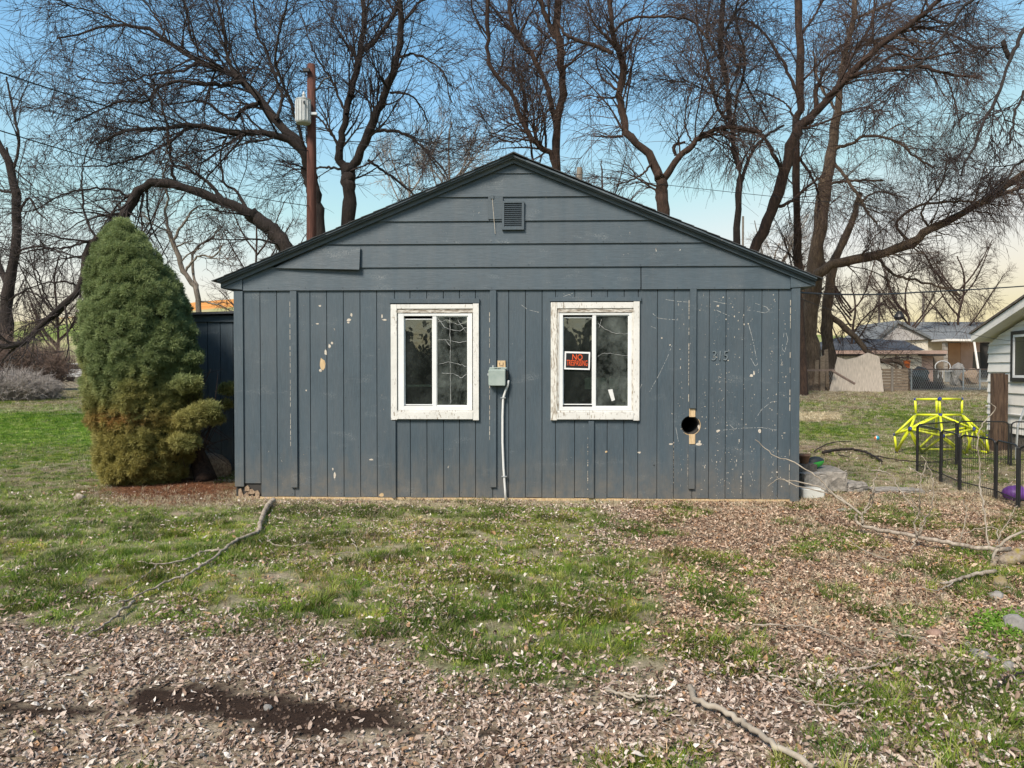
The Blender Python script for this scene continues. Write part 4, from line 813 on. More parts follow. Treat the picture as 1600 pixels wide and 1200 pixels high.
tree('bare_tree', 'thick leaning bare trunk rising over the right roof slope', 32, [
    ([(1128, 640), (1150, 480), (1180, 388), (1208, 325), (1229, 258), (1242, 208), (1267, 183)], 24, 16, 0),
    ([(1265, 186), (1300, 146), (1350, 94), (1404, 50), (1440, 25), (1490, -20)], 16, 7, -1), ([(1279, 168), (1321, 125), (1358, 112), (1433, 104), (1475, 114), (1530, 122)], 10, 4, -3),
    ([(1208, 325), (1235, 315), (1262, 292), (1290, 270)], 8, 3, 1), ([(1225, 270), (1190, 212), (1160, 205), (1100, 215)], 8, 3, -2), ([(1300, 146), (1330, 90), (1360, 40), (1370, -30)], 6, 3, 1), ([(1360, 112), (1400, 84), (1440, 92), (1500, 80)], 6, 3, -2),
    ([(1275, 180), (1275, 140), (1282, 130)], 9, 8, 0), ([(1245, 205), (1290, 190), (1340, 170), (1390, 175)], 5, 2, -2), ([(1475, 114), (1490, 150), (1500, 200)], 4, 2, 0), ([(1404, 50), (1450, 45), (1500, 60), (1560, 90)], 5, 2, 0)], WILL, BR, 9, 1.1)
tree('bare_tree', 'straight bare tree behind the right eave corner', 34, [
    ([(1256, 640), (1252, 520), (1248, 417), (1244, 333), (1244, 233), (1242, 187), (1251, 158), (1248, 42), (1246, -50)], 15, 12, 0), ([(1244, 240), (1262, 265), (1278, 300), (1280, 330)], 6, 3, 0), ([(1250, 158), (1230, 110), (1200, 60), (1160, 30), (1100, 40)], 7, 3, 1),
    ([(1248, 60), (1275, 20), (1300, -30)], 6, 3, 0), ([(1242, 187), (1225, 160), (1180, 140)], 5, 2, 0), ([(1250, 130), (1290, 90), (1330, 60)], 5, 2, 1)], WILL, BR, 10, .9)
tree('bare_tree', 'massive old bare tree by the back fence with a long limb reaching right', 38, [
    ([(1272, 612), (1268, 560), (1266, 500), (1276, 396), (1288, 292), (1300, 233), (1308, 175)], 40, 14, 0),
    ([(1308, 178), (1317, 104), (1333, 25), (1338, -50)], 14, 8, 0),
    ([(1262, 470), (1279, 429), (1308, 412), (1367, 400), (1425, 380), (1454, 358), (1517, 326), (1554, 304), (1600, 270), (1680, 230)], 22, 8, -5), ([(1546, 312), (1575, 300), (1610, 290), (1680, 280)], 8, 5, -4),
    ([(1300, 233), (1330, 225), (1355, 212), (1400, 222), (1430, 245), (1460, 262)], 7, 3, -3), ([(1425, 380), (1400, 350), (1440, 320), (1500, 315), (1540, 318)], 6, 3, -4), ([(1318, 104), (1350, 70), (1400, 60), (1460, 70)], 6, 3, -3),
    ([(1300, 250), (1330, 290), (1355, 330), (1370, 350)], 7, 3, -2), ([(1278, 290), (1330, 282), (1380, 282)], 6, 3, -1), ([(1367, 400), (1400, 430), (1440, 440), (1500, 460)], 6, 3, -3), ([(1308, 175), (1280, 130), (1270, 80)], 6, 3, 1), ([(1454, 358), (1440, 330), (1470, 290), (1480, 250)], 5, 2, -2),
    ([(1333, 30), (1380, 10), (1430, -20)], 6, 3, -1)], dict(WILL, g3=(-.1, -.3), g2=(-.02, -.22)), ('bark_tan', 'twig_brown'), 11, 1.15)
tree('bare_tree', 'stout trunk with hanging twigs beside the weathered plywood sheet, broken limb propped to the ground', 40, [
    ([(1293, 613), (1295, 560), (1292, 500), (1300, 420), (1330, 350), (1345, 300)], 30, 8, 0),
    ([(1290, 488), (1322, 514), (1345, 535), (1360, 555), (1376, 563), (1402, 565), (1412, 572), (1417, 592), (1421, 621)], 12, 5, -2), ([(1258, 612), (1256, 540), (1254, 460), (1250, 400)], 20, 10, 1), ([(1340, 320), (1370, 300), (1420, 310)], 5, 2, 0)], dict(WILL, tmin=.05, len1=(.8, 2.2)), ('bark_tan', 'twig_brown'), 12, .8)
tree('bare_tree', 'near tree at the right edge, only its dark hanging branches in view', 17, [
    ([(1800, 700), (1790, 450), (1750, 200), (1700, 60), (1650, -20)], 40, 22, 0),
    ([(1640, -10), (1600, 42), (1579, 92), (1550, 167), (1520, 230), (1500, 271)], 9, 3, -2), ([(1579, 92), (1572, 80), (1568, 66)], 9, 8, 0), ([(1600, -60), (1514, 4), (1462, 71), (1404, 130), (1340, 182)], 7, 2, -1),
    ([(1700, 60), (1620, 120), (1590, 170), (1575, 230)], 8, 3, -1), ([(1750, 200), (1660, 230), (1600, 250), (1560, 300)], 8, 3, -1), ([(1660, -60), (1560, -20), (1480, 20)], 6, 2, 0)], dict(WILL, tmin=.5, len1=(.6, 1.8), len2=(.4, 1.1), len3=(.2, .6)), D, 13, .35)
for i, (px, h, Y, sp_, lab) in enumerate(((705, 190, 40, 60, 'pale sapling with upright twigs between the forked tree and the ridge'), (640, 260, 42, 55, 'thin bare sapling low above the left roof slope'), (1215, 380, 44, 50, 'bushy brown sapling behind the right roof slope'), (1330, 440, 52, 60, 'dim bare tree behind the far dark roofed shed'),
                                 (1420, 430, 60, 70, 'dim bare tree behind the far grey roofed house'), (1500, 400, 62, 70, 'dim bare tree above the canopy of the far house'), (940, 250, 46, 60, 'thin bare tree low behind the small grey pole'), (400, 330, 45, 60, 'thin bare tree low behind the leaning limb'), (90, 400, 48, 70, 'dim bare tree over the brown bushes'), (215, 330, 50, 60, 'dim bare tree behind the top of the conifer'))):
    rr = random.Random(i+50); lm = [([(px, 625), (px+rr.uniform(-4, 4), (625+h)/2), (px+rr.uniform(-8, 8), h+40), (px+rr.uniform(-6, 6), h)], 6, 2, 0)]
    for j in range(9):
        y0 = h+40+rr.random()*(560-h)*.75; sg_ = rr.choice((-1, 1)); lm.append(([(px, y0), (px+sg_*sp_*.35, y0-30), (px+sg_*sp_*rr.uniform(.6, 1), y0-rr.uniform(60, 110))], 4, 1.5, rr.uniform(-2, 2)))
    tree('bare_tree', lab, Y, lm, dict(ST, per=.6), PL if i in (0, 1, 2) else BR, 60+i, .9, group='slender background trees', scale=.4)
# brush at the left
def brush(name, label, px0, px1, py_top, py_base, Y, mat, n, seed, cat='bush'):
    rng = np.random.default_rng(seed); pb = [P(px0, py_base, Y), P(px1, py_base, Y)]; cx = (pb[0].x+pb[1].x)/2; w = (pb[1].x-pb[0].x)/2; zb = float(tz(cx, Y)); Ht = P(px0, py_top, Y).z-zb
    a = rng.random(n)*2*np.pi; r = np.sqrt(rng.random(n))*.7; p0 = np.stack([r*np.cos(a)*w, r*np.sin(a)*w*.6, np.zeros(n)], 1)
    d = np.stack([np.cos(a)*r*.9*w/Ht, np.sin(a)*r*.6*w/Ht, np.ones(n)], 1)+rng.normal(size=(n, 3))*.25; d /= np.linalg.norm(d, axis=1, keepdims=True)
    K = 6; L = Ht*(1.05-.35*r)*rng.uniform(.6, 1, n); pts = np.empty((n, K, 3)); pts[:, 0] = p0
    for k in range(1, K): d = d+rng.normal(size=(n, 3))*.16; d /= np.linalg.norm(d, axis=1, keepdims=True); pts[:, k] = pts[:, k-1]+d*(L/(K-1))[:, None]
    R1 = np.full((n, K), .014)*np.linspace(1, .4, K); b2, r2 = spawn(pts, R1, 5, rng, .25, (.35*Ht, .7*Ht), (20, 60), (0, -.05), .2, 5, .7, .009); b3, r3 = spawn(b2, r2, 3, rng, .2, (.15*Ht, .35*Ht), (20, 60), (0, -.05), .2, 4, .7, .008)
    va, fa = tubes(pts, R1, 3, rng); vb, fb = tubes(b2, r2, 3, rng); vc, fc = tubes(b3, r3, 3, rng)
    o = npmesh(name, np.vstack([va, vb, vc]), np.vstack([fa, fb+len(va), fc+len(va)+len(vb)]), mat); o.location = (cx, Y, zb); tag(o, label, cat)
brush('bare_bush', 'large reddish brown leafless bush at the left edge beyond the lawn', -70, 55, 520, 602, 38, 'twig_bush', 380, 1); brush('bare_bush', 'rounded grey brown leafless bush beside the pale field', 40, 96, 535, 603, 40, 'twig_bush', 300, 2)
brush('dry_bush', 'pale grey dry brush in front of the brown bushes', -60, 75, 573, 612, 31, 'twig_grey', 420, 3); brush('dry_bush', 'low pale dry brush tailing off towards the bench', 55, 92, 592, 610, 32, 'twig_grey', 160, 4)
brush('dry_brush', 'heap of brown dry brush at the foot of the plywood sheet', 1300, 1385, 596, 614, 38, 'twig_brown', 110, 5, 'brush heap'); brush('dry_brush', 'tangle of brown brush beside the slatted fence panel', 1385, 1480, 592, 612, 41, 'twig_brown', 160, 6, 'brush heap')

# ------------------------------------------------------------ utility poles and wires
def bx(mbq, c, sx, sy, sz): return mbq.box(c[0]-sx/2, c[0]+sx/2, c[1]-sy/2, c[1]+sy/2, c[2]-sz/2, c[2]+sz/2)
PY = 24.0
pole_top = P(486.5, 101, PY); pt = thing('utility_pole', 'reddish wooden utility pole rising behind the left roof slope', 'utility pole', (P(487, 560, PY).x, PY, float(tz(P(487, 560, PY).x, PY))))
b0 = pt.location
world_part('pole', MB().tube([(b0.x, PY, b0.z-.1), (b0.x, PY, b0.z+4), P(487, 250, PY), pole_top], [.175, .165, .15, .13], 14), 'pole_wood', pt, smooth=True)
q = [P(491, 143, PY), P(497, 138, PY-.1), P(506, 124, PY-.2), P(516, 120, PY-.2)]
br = world_part('arm', MB().tube(q, .03, 6), 'black_metal', pt)
world_part('insulator', MB().tube([P(517, 112, PY-.2), P(516, 122, PY-.2), P(513, 133, PY-.2)], [.07, .11, .05], 8), 'black_rubber', br)
q = P(479, 110, PY-.2); world_part('cutout_switch', bx(MB(), q, .22, .12, .12), 'black_metal', pt, bevel=.02)
world_part('bracket', MB().tube([P(484, 112, PY-.2), q], .03, 6), 'galvanised', pt)
tr = thing('transformer', 'grey cylindrical transformer can hanging on the red utility pole', 'transformer', P(474, 193, PY-.35)); c = tr.location; hT = P(474, 155, PY-.35).z-c.z; rT = 11.5/F_PX*PY
MB().lathe([(rT*.9, 0), (rT, .04), (rT, hT*.93), (rT*1.04, hT*.94), (rT*1.04, hT*.97), (rT*.8, hT)], (0, 0, 0), 20).build('tank', 'transformer_grey', tr, False)
for a in range(-3, 4): aa = -math.pi/2+a*.42; MB().box(rT*math.cos(aa)-.008, rT*math.cos(aa)+.008, rT*math.sin(aa)-.02, rT*math.sin(aa)+.01, .06, hT*.88).build('cooling_fin', 'galvanised', tr)
MB().lathe([(.05, hT), (.07, hT+.06), (.04, hT+.1), (.06, hT+.14), (.02, hT+.24)], (.02, 0, 0), 10).build('bushing', 'transformer_grey', tr); MB().tube([(.1, -rT-.02, hT*.8), (.1, -rT-.06, hT*.75), (.1, -rT-.02, hT*.7)], .02, 6).build('lifting_lug', 'black_metal', tr)
MB().box(rT*.6, rT+.2, -.05, .05, hT*.35, hT*.45).build('mounting_bracket', 'galvanised', tr)
Y2 = 26.5; q = P(905.5, 262, Y2); gpole = thing('wooden_post', 'small grey post end showing above the right of the roof ridge', 'pole', (q.x, Y2, float(tz(q.x, Y2))))
world_part('pole', MB().tube([(q.x, Y2, gpole.location.z-.1), P(905.5, 400, Y2), q], [.13, .115, .105], 12), 'grey_pole_wood', gpole); world_part('pole_step', MB().tube([P(899, 271, Y2), P(912, 271, Y2)], .012, 5), 'galvanised', gpole)
for (x, yt, Y, r_, lab) in ((1374, 452, 62, .11, 'far thin pole carrying the round street lamp'), (1443, 455, 66, .13, 'far plain pole behind the grey roofed house'), (1161, 338, 40, .07, 'thin pole leaning above the right roof slope')):
    q = P(x, yt, Y); o = MB().tube([(0, 0, -.1), (0, 0, q.z-float(tz(q.x, Y)))], [r_, r_*.8], 8).build('pole', 'grey_pole_wood'); o.name = 'far_pole'; o.location = (q.x, Y, float(tz(q.x, Y))); tag(o, lab, 'pole', 'far poles')
q = P(1405, 494, 60); lp = thing('street_lamp', 'dark hooded street lamp hanging above the far shed roof', 'street lamp', q)
world_part('lamp_arm', MB().tube([P(1374, 474, 61.8), P(1388, 479, 61), P(1400, 488, 60)], .04, 5), 'black_metal', lp); MB().lathe([(.12, .42), (.34, .12), (.42, -.08), (.30, -.25), (.1, -.32)], (0, 0, 0), 14).build('lamp_hood', 'black_metal', lp)
def wire(pts, rad, lab, name='power_line', grp='overhead wires', sag=.0):
    a = [Vector(p) for p in pts]; out = []
    n_ = 14
    for i in range(len(a)-1):
        for j in range(n_+(i == len(a)-2)): t = j/n_; out.append(a[i].lerp(a[i+1], t)-Vector((0, 0, 4*sag*t*(1-t))))
    o = MB().tube(out, rad, 5).build(name, 'black_cable'); tag(o, lab, 'wire', grp)
wire([P(-60, 92, 15), P(486, 236, PY)], .016, 'thick black line crossing the upper left trees to mid pole', sag=.25); wire([P(-60, 185, 13), P(486, 322, PY)], .012, 'second black line, lower on the red pole', sag=.2)
wire([P(20, -40, 14), P(300, 106, 19), P(486, 205, PY)], .009, 'thin line from the top left corner towards the transformer', sag=.05); wire([P(-60, 10, 14), P(75, 65, 17), P(486, 140, PY)], .006, 'faint highest line from the left edge to the pole top', sag=.1)
wire([P(490, 215, PY), P(1700, 345, 30)], .010, 'thin line from the pole across behind the roof to the right', sag=.35)
wire([P(1241, 457, 9.2), P(1430, 457, 12), P(1720, 436, 17)], .012, 'black service line running right from the house eave corner', sag=.03)
wire([P(1240, 462, 9.3), P(1500, 518, 13), P(1700, 525, 15)], .004, 'very thin wire below the service line', sag=.15)

# ------------------------------------------------------------ conifer
CY = 10.55; cpy = np.array([352, 358, 372, 400, 450, 500, 550, 600, 640, 680, 715, 738, 756]); cl = np.array([186, 176, 163, 147, 137, 129, 126, 131, 139, 144, 148, 158, 190]); cr = np.array([190, 200, 216, 242, 276, 296, 305, 306, 304, 305, 297, 286, 262])
czz = np.array([P(200, y, CY).z for y in cpy]); ccx = np.array([P((a+b)/2, y, CY).x for a, b, y in zip(cl, cr, cpy)]); crr = (cr-cl)/2/F_PX*CY*.87-.02; ccx = ccx+.025
con = thing('conifer', 'dense dwarf conifer with brown tinged skirt beside the side addition', 'tree', (ccx[-1]+.15, CY, 0)); coff = np.array([con.location.x, CY, 0])
def csurf(u, a, k=1.0):
    z = np.interp(u, np.linspace(0, 1, 60), np.interp(np.linspace(0, 1, 60), np.linspace(0, 1, len(czz)), czz)); z = czz[-1]+(czz[0]-czz[-1])*u
    r = np.interp(z, czz[::-1], crr[::-1]); cx = np.interp(z, czz[::-1], ccx[::-1])
    lob = 1+.10*(vnoise(a*3.2/1.2, z*2.6, 1, 3)-.5)*2+.07*(vnoise(a*7, z*6, 1, 9)-.5)*2
    r2 = r*k*lob; return np.stack([cx+r2*np.cos(a), CY+r2*np.sin(a)*.92, z], -1), r, z
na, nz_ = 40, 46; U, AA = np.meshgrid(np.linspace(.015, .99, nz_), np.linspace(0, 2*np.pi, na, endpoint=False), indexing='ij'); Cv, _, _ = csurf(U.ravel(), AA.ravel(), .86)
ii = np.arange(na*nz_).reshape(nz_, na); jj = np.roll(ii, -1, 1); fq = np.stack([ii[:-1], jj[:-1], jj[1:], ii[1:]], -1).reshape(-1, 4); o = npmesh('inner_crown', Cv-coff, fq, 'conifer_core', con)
def spray(seed, n=46, R_=.06, ln=.045, w=.0042):
    r_ = np.random.default_rng(seed); V = []; Fs = []
    for i in range(n):
        d = r_.normal(size=3); d[2] = abs(d[2])*.9+.1; d /= np.linalg.norm(d); b = d*R_*r_.uniform(.15, .75); e = b+(d+r_.normal(size=3)*.25)*ln*r_.uniform(.7, 1.3); q = np.cross(d, r_.normal(size=3)); q /= np.linalg.norm(q); q *= w
        o_ = len(V); V += [b-q, b+q, e+q*.5, e-q*.5]; Fs.append((o_, o_+1, o_+2, o_+3))
    return V, Fs
rng = np.random.default_rng(21); n = 1900
z_u = rng.random(n)**.9; a_ = rng.random(n)*2*np.pi; keepm = rng.random(n) < .12+np.interp(czz[-1]+(czz[0]-czz[-1])*z_u, czz[::-1], crr[::-1])/crr.max(); z_u, a_ = z_u[keepm], a_[keepm]; n = len(z_u)
pp, r_, z_ = csurf(z_u, a_, 1); ctr = np.stack([np.interp(z_, czz[::-1], ccx[::-1]), np.full(n, CY), z_], -1); pp = ctr+(pp-ctr)*rng.uniform(.80, 1.02, n)[:, None]
per = 13; cid = np.repeat(np.arange(n), per); g_ = rng.normal(size=(n*per, 3)); out_ = (pp-ctr)/np.linalg.norm(pp-ctr, axis=1, keepdims=True); g_ += out_[cid]*.9+np.array([0, 0, .5]); g_ /= np.linalg.norm(g_, axis=1, keepdims=True)
crad = rng.uniform(.05, .115, n)[cid][:, None]; cl_c = pp; pp = pp[cid]+g_*crad; ctr = ctr[cid]; clump_dir = g_; clump_t = rng.random(n)[cid]
# extra tufts on side boughs reaching right towards the wall
ex = []
for (x, y, Y, rr_, m_) in ((322, 642, 10.2, .20, 260), (300, 655, 10.1, .22, 260), (288, 520, 10.6, .17, 170), (292, 600, 10.2, .2, 220), (356, 608, 11.2, .13, 120), (352, 632, 11.25, .10, 60), (290, 690, 10.1, .2, 200), (335, 655, 10.3, .12, 100), (296, 560, 10.4, .16, 140)):
    c = np.array(P(x, y, Y)); g_ = rng.normal(size=(m_, 3)); g_ /= np.linalg.norm(g_, axis=1, keepdims=True); ex.append(c+g_*np.array([rr_, rr_*.9, rr_*.6])*rng.uniform(.7, 1.05, (m_, 1)))
ex = np.vstack(ex); nrm = np.vstack([clump_dir, rng.normal(size=ex.shape)+np.array([0, 0, .8])]); allp = np.vstack([pp, ex])
rot = np.array([Vector(v).to_track_quat('Z', 'Y').to_euler() for v in nrm]); zz_ = allp[:, 2]; low_ = 1-sstep(.35, 1.75, zz_+.55*(vnoise(allp[:, 0]*2.6, zz_*2.6, 1, 4)-.5)*2)
t_ = np.concatenate([clump_t*.6+rng.random(len(clump_t))*.4, rng.random(len(ex))])[:, None]; green = np.array([.12, .165, .06])*(1-t_)+np.array([.36, .43, .19])*t_; oliv = np.array([.24, .20, .05])*(1-t_)+np.array([.50, .42, .13])*t_; rust = np.array([.38, .17, .06])
cc = green*(1-low_[:, None]*.85)+oliv*low_[:, None]*.85; q_ = to_px(allp[:, 0], allp[:, 1], allp[:, 2]); rb = np.exp(-(((q_[0]-185)/55)**2+((q_[1]-656)/13)**2))[:, None]*.75*(rng.random((len(allp), 1)) > .25); cc = cc*(1-rb)+rust*rb
o = scatter('foliage', [spray(s) for s in range(5)], allp-coff, rot, np.repeat(rng.uniform(.5, .85, (len(allp), 1)), 3, 1), cc, 'needle', con); o['kind'] = 'stuff'
b = [gp(322, 752), P(312, 720, 10.9), P(290, 680, 10.7), P(250, 600, 10.6), P(215, 480, 10.55)]; world_part('trunk', MB().tube(b, [.16, .13, .1, .08, .03], 9), 'bark_brown', con, smooth=True)
rr = random.Random(5); m = MB()
for i in range(70):
    s = Vector(b[1]).lerp(Vector(b[3]), rr.random()); e = P(rr.uniform(285, 362), rr.uniform(575, 735), rr.uniform(10.4, 11.3)); mid = s.lerp(e, .5)+Vector((rr.gauss(0, .06), rr.gauss(0, .06), rr.gauss(0, .06))); m.tube([s, mid, e], [.009, .006, .003], 4, False)
o = world_part('dead_branches', m, 'twig_brown', con); o['kind'] = 'stuff'
hm = moved(blob(.42, .35, .34, 3, 3, .2), gp(318, 742)); o = hm.build('needle_mound', 'rotten_wood', None, True); tag(o, 'dark mound of brown needles and debris at the foot of the conifer', 'mound')

# ------------------------------------------------------------ white neighbour house
NY = 15.9; nx0 = P(1545, 600, NY).x; nz0 = 0.0; NR = R(-97.8); nb = thing('white_house', 'white clapboard house with brown roof edge at the right edge', 'house', (nx0, NY, nz0), NR)
nu = Vector((math.cos(NR), math.sin(NR), 0)); nn = Vector((-math.sin(NR), math.cos(NR), 0))
def N_(px, py, d=0):
    r = ray(px, py); o = Vector((0, 0, CAM_H)); c = Vector((nx0, NY, 0))-nn*d; q = o+r*((c-o).dot(nn)/r.dot(nn)); return (q-c).dot(nu), q.z
def nz_at(py): return P(1545, py, NY).z
ys = [671, 661, 646, 629, 612, 596, 581, 566.5, 552.5, 539.5, 526.5]
zs_ = [nz_at(y) for y in ys]; dz_ = zs_[-1]-zs_[-2]
while len(zs_) < 22: zs_.append(zs_[-1]+dz_)
e0, e1 = N_(1517, 527, .3), N_(1600, 471, .3); rs = (e1[1]-e0[1])/(e1[0]-e0[0]); WX = 6.9; apz = e0[1]+rs*(WX/2-e0[0])
for i in range(len(zs_)-1):
    z0, z1 = zs_[i], zs_[i+1]+.012
    x_l = lambda z: max(0, (z-(e0[1]-.16))/rs+e0[0]); xa, xb = x_l(z0), x_l(z1)
    if xb > WX/2-.1: break
    m = MB(); m.prism([(xa, -.034, z0), (WX-xa, -.034, z0), (WX-xb, -.006, z1), (xb, -.006, z1)], (0, 0, 0), (0, .02, 0)); m.build('lap_board', 'white_lap', nb)
zt_ = e0[1]-.2; MB().box(.02, WX-.02, .016, 9, -.3, zt_).build('wall', 'white_lap', nb); MB().box(.01, WX-.01, .0, .015, -.3, zs_[0]).build('foundation', 'concrete_dark', nb)
m = MB(); m.prism([(.05, .02, zt_+.001), (WX-.05, .02, zt_+.001), (WX/2, .02, apz-.22)], (0, 0, 0), (0, 8.9, 0)); m.build('gable_core', 'white_lap', nb)
for sgn in (1, -1):
    X = lambda u: u if sgn == 1 else WX-u
    m = MB(); m.prism([(X(e0[0]), -.30, e0[1]-.10), (X(WX/2), -.30, apz-.10), (X(WX/2), -.30, apz+.06), (X(e0[0]), -.30, e0[1]+.06)], (0, 0, 0), (0, .03, 0)); m.build('barge_board', 'white_lap', nb)
    m = MB(); m.prism([(X(e0[0]-.02), -.33, e0[1]+.062), (X(WX/2), -.33, apz+.075), (X(WX/2), -.33, apz+.12), (X(e0[0]-.04), -.33, e0[1]+.10)], (0, 0, 0), (0, 9.6, 0)); m.build('roof', 'brown_roof_edge', nb)
    m = MB(); m.prism([(X(e0[0]+.01), -.268, e0[1]-.10), (X(WX/2), -.268, apz-.10), (X(WX/2), -.268, apz-.06), (X(e0[0]+.01), -.268, e0[1]-.06)], (0, 0, 0), (0, 9.3, 0)); m.build('soffit', 'white_lap', nb)
q0, q1 = N_(1583, 596), N_(1583, 518); q1 = (q0[0]+1.3, q1[1]); q0 = (q0[0], q0[1]); wd = MB(); t_ = .07; wd.box(q0[0], q1[0], -.06, -.02, q0[1], q0[1]+t_*1.1); wd.box(q0[0], q1[0], -.06, -.02, q1[1]-t_, q1[1]); wd.box(q0[0], q0[0]+t_, -.06, -.02, q0[1]+t_*1.1, q1[1]-t_); wd.box(q1[0]-t_, q1[0], -.06, -.02, q0[1]+t_*1.1, q1[1]-t_)
w_ = wd.build('window', 'black_trim', nb); m = MB(); a, b, c_, d_ = q0[0]+t_, q1[0]-t_, q0[1]+t_*1.1, q1[1]-t_; m.box(a, a+.05, -.05, -.02, c_, d_); m.box(b-.05, b, -.05, -.02, c_, d_); m.box(a+.05, b-.05, -.05, -.02, c_, c_+.05); m.box(a+.05, b-.05, -.05, -.02, d_-.05, d_); m.build('window_frame', 'white_vinyl', w_)
MB().box(a+.05, b-.05, -.035, -.03, c_+.05, d_-.05).build('pane', 'car_glass', w_)
q = nz_at(634); m = MB(); m.tube([(.0, -.05, q), (.6, -.05, q-.02), (.7, -.05, q-.12), (2, -.05, q-.12)], .012, 6); m.build('cable', 'white_pvc', nb)
g_ = gp(1558, 704); q = P(1558, 583, g_.y); post = thing('wooden_post', 'split weathered brown timber post in front of the white house', 'post', g_); hgt = q.z-g_.z; w2 = 10.3/F_PX*g_.y
m = MB(); m.tube([(0, 0, -.1), (.0, 0, hgt*.5), (-.01, 0, hgt)], [w2*1.02, w2, w2*.96], 9); m.build('post_shaft', 'post_wood', post); MB().box(w2*.45, w2*.98, -w2*.95, -w2*.3, 0, hgt*.985).build('split_face', 'post_wood', post, bevel=.01)
g_ = gp(1587, 720); o = MB().tube([g_, P(1590, 668, g_.y), P(1600, 640, g_.y+.3), P(1625, 590, g_.y+.8)], .018, 6).build('metal_rod', 'galvanised'); tag(o, 'grey bent metal rod leaning at the white house wall', 'rod')

# ------------------------------------------------------------ yellow climbing dome
dj = {'A': (1430, 624, 14.2), 'B': (1468, 623.5, 13.8), 'B2': (1463.5, 624, 14.6), 'C': (1503, 623.5, 14.2), 'D': (1431, 648, 14.2), 'E': (1469, 648.5, 13.8), 'E2': (1463.5, 647.5, 14.6), 'F': (1503, 648, 14.2),
      'G': (1422, 670, 13.7), 'G2': (1419.5, 667, 14.8), 'Hh': (1398, 679, 14.2), 'I': (1521, 670.5, 13.7), 'I2': (1509, 668.5, 14.8), 'J': (1540.5, 681, 14.2), 'K': (1473, 681.5, 13.45), 'L': (1462.5, 675, 14.95),
      'M': (1400.5, 708, 0), 'N': (1440.5, 709.5, 0), 'O': (1509.5, 711.5, 0), 'Q': (1545, 709, 0), 'Rr': (1534.5, 704.5, 0), 'S': (1434, 703.5, 0), 'T': (1495, 704, 0), 'U': (1517, 704, 0)}
dome = thing('climbing_dome', 'yellow tube climbing dome with blue joints behind the black wire pen', 'climbing frame', gp(1470, 708)); dp = {k_: (P(*v) if v[2] else gp(v[0], v[1], .02)) for k_, v in dj.items()}
rods = 'A-B B-C A-D C-F B-E B2-E2 D-E E-F D-G D-G2 D-Hh E-G E2-G E-K E-I E2-I F-I F-J F-I2 Hh-M Hh-G Hh-G2 G-M G2-M G-N G2-S G-K G2-L K-N K-O I-K I2-L I-O I2-T I-Q I-Rr J-Q J-I2 J-I L-S L-T E2-L I2-U U-Q S-T'.split()
rp = 1.75/F_PX*14.2
for r_ in rods:
    a, b = (dp[x] for x in r_.split('-')); world_part('tube', MB().tube([a.lerp(b, .04), b.lerp(a, .04)], rp, 9), 'yellow_plastic', dome, smooth=True)
for k_, v in dp.items():
    if k_ in 'S T U'.split(): continue
    bg = 1.55 if k_ in ('B', 'G', 'K', 'I', 'E') else 1.1
    world_part('joint', moved(blob(rp*1.5*bg, rp*1.5*bg, rp*1.3*bg, 1, 1, .15), v), 'blue_plastic' if k_ not in ('M', 'N', 'O', 'Q', 'Rr') else 'black_rubber', dome)

# ------------------------------------------------------------ wire pen
PH = .745
def panel(g0, g1, lab):
    a, b = gp(*g0), gp(*g1); t = thing('pen_panel', lab, 'pen panel', a, 0, 'black wire pen panels'); u = (b-a); u.z = 0; L = u.length; u /= L; rc = .07; up = Vector((0, 0, 1)); z0 = Vector((0, 0, 0))
    fr = [up*.05, up*(PH-rc), up*(PH-rc*.3)+u*rc*.3, up*PH+u*rc, up*PH+u*(L-rc), up*(PH-rc*.3)+u*(L-rc*.3), up*(PH-rc)+u*L, u*L+up*.05]
    MB().tube(fr, .012, 6).build('frame', 'black_metal', t); MB().tube([up*.12, up*.12+u*L], .008, 5).build('lower_rail', 'black_metal', t)
    for e in (0, 1): MB().tube([u*L*e+up*(-.03), u*L*e+up*(PH-.03)], .0165, 8).build('post', 'black_metal', t)
    n = int(L/.038); m = MB()
    for i in range(1, n): m.tube([u*L*i/n+up*.03, u*L*i/n+up*PH], .0019, 4, False)
    o = m.build('bars', 'black_metal', t); o['kind'] = 'stuff'
for g0, g1, lab in (((1432.5, 738), (1469, 752), 'front pen panel farthest left, below the dome'), ((1470.5, 753), (1498, 766), 'short second pen panel ending at the dense post'), ((1500, 766.5), (1554.5, 781), 'third front pen panel with grass behind it'), ((1556.5, 782), (1589, 797), 'near pen panel in front of the purple thing'), ((1592, 797), (1680, 815), 'pen panel cut off by the right edge'),
                    ((1433, 737), (1493.5, 727.5), 'rear pen panel left part running back from the front corner'), ((1496.5, 727), (1575.5, 728.5), 'rear pen panel in front of the white house'), ((1579.5, 728.5), (1660, 730), 'rear pen panel cut off by the right edge')): panel(g0, g1, lab)
g_ = gp(1586, 783); pb = blob(.155, .14, .105, 2, 2, .06); o = moved(pb, (0, 0, .095)).build('play_cushion', 'purple_plastic', None, True); o.location = g_; tag(o, 'squashed purple plastic toy on the leaves behind the near pen panel', 'toy')

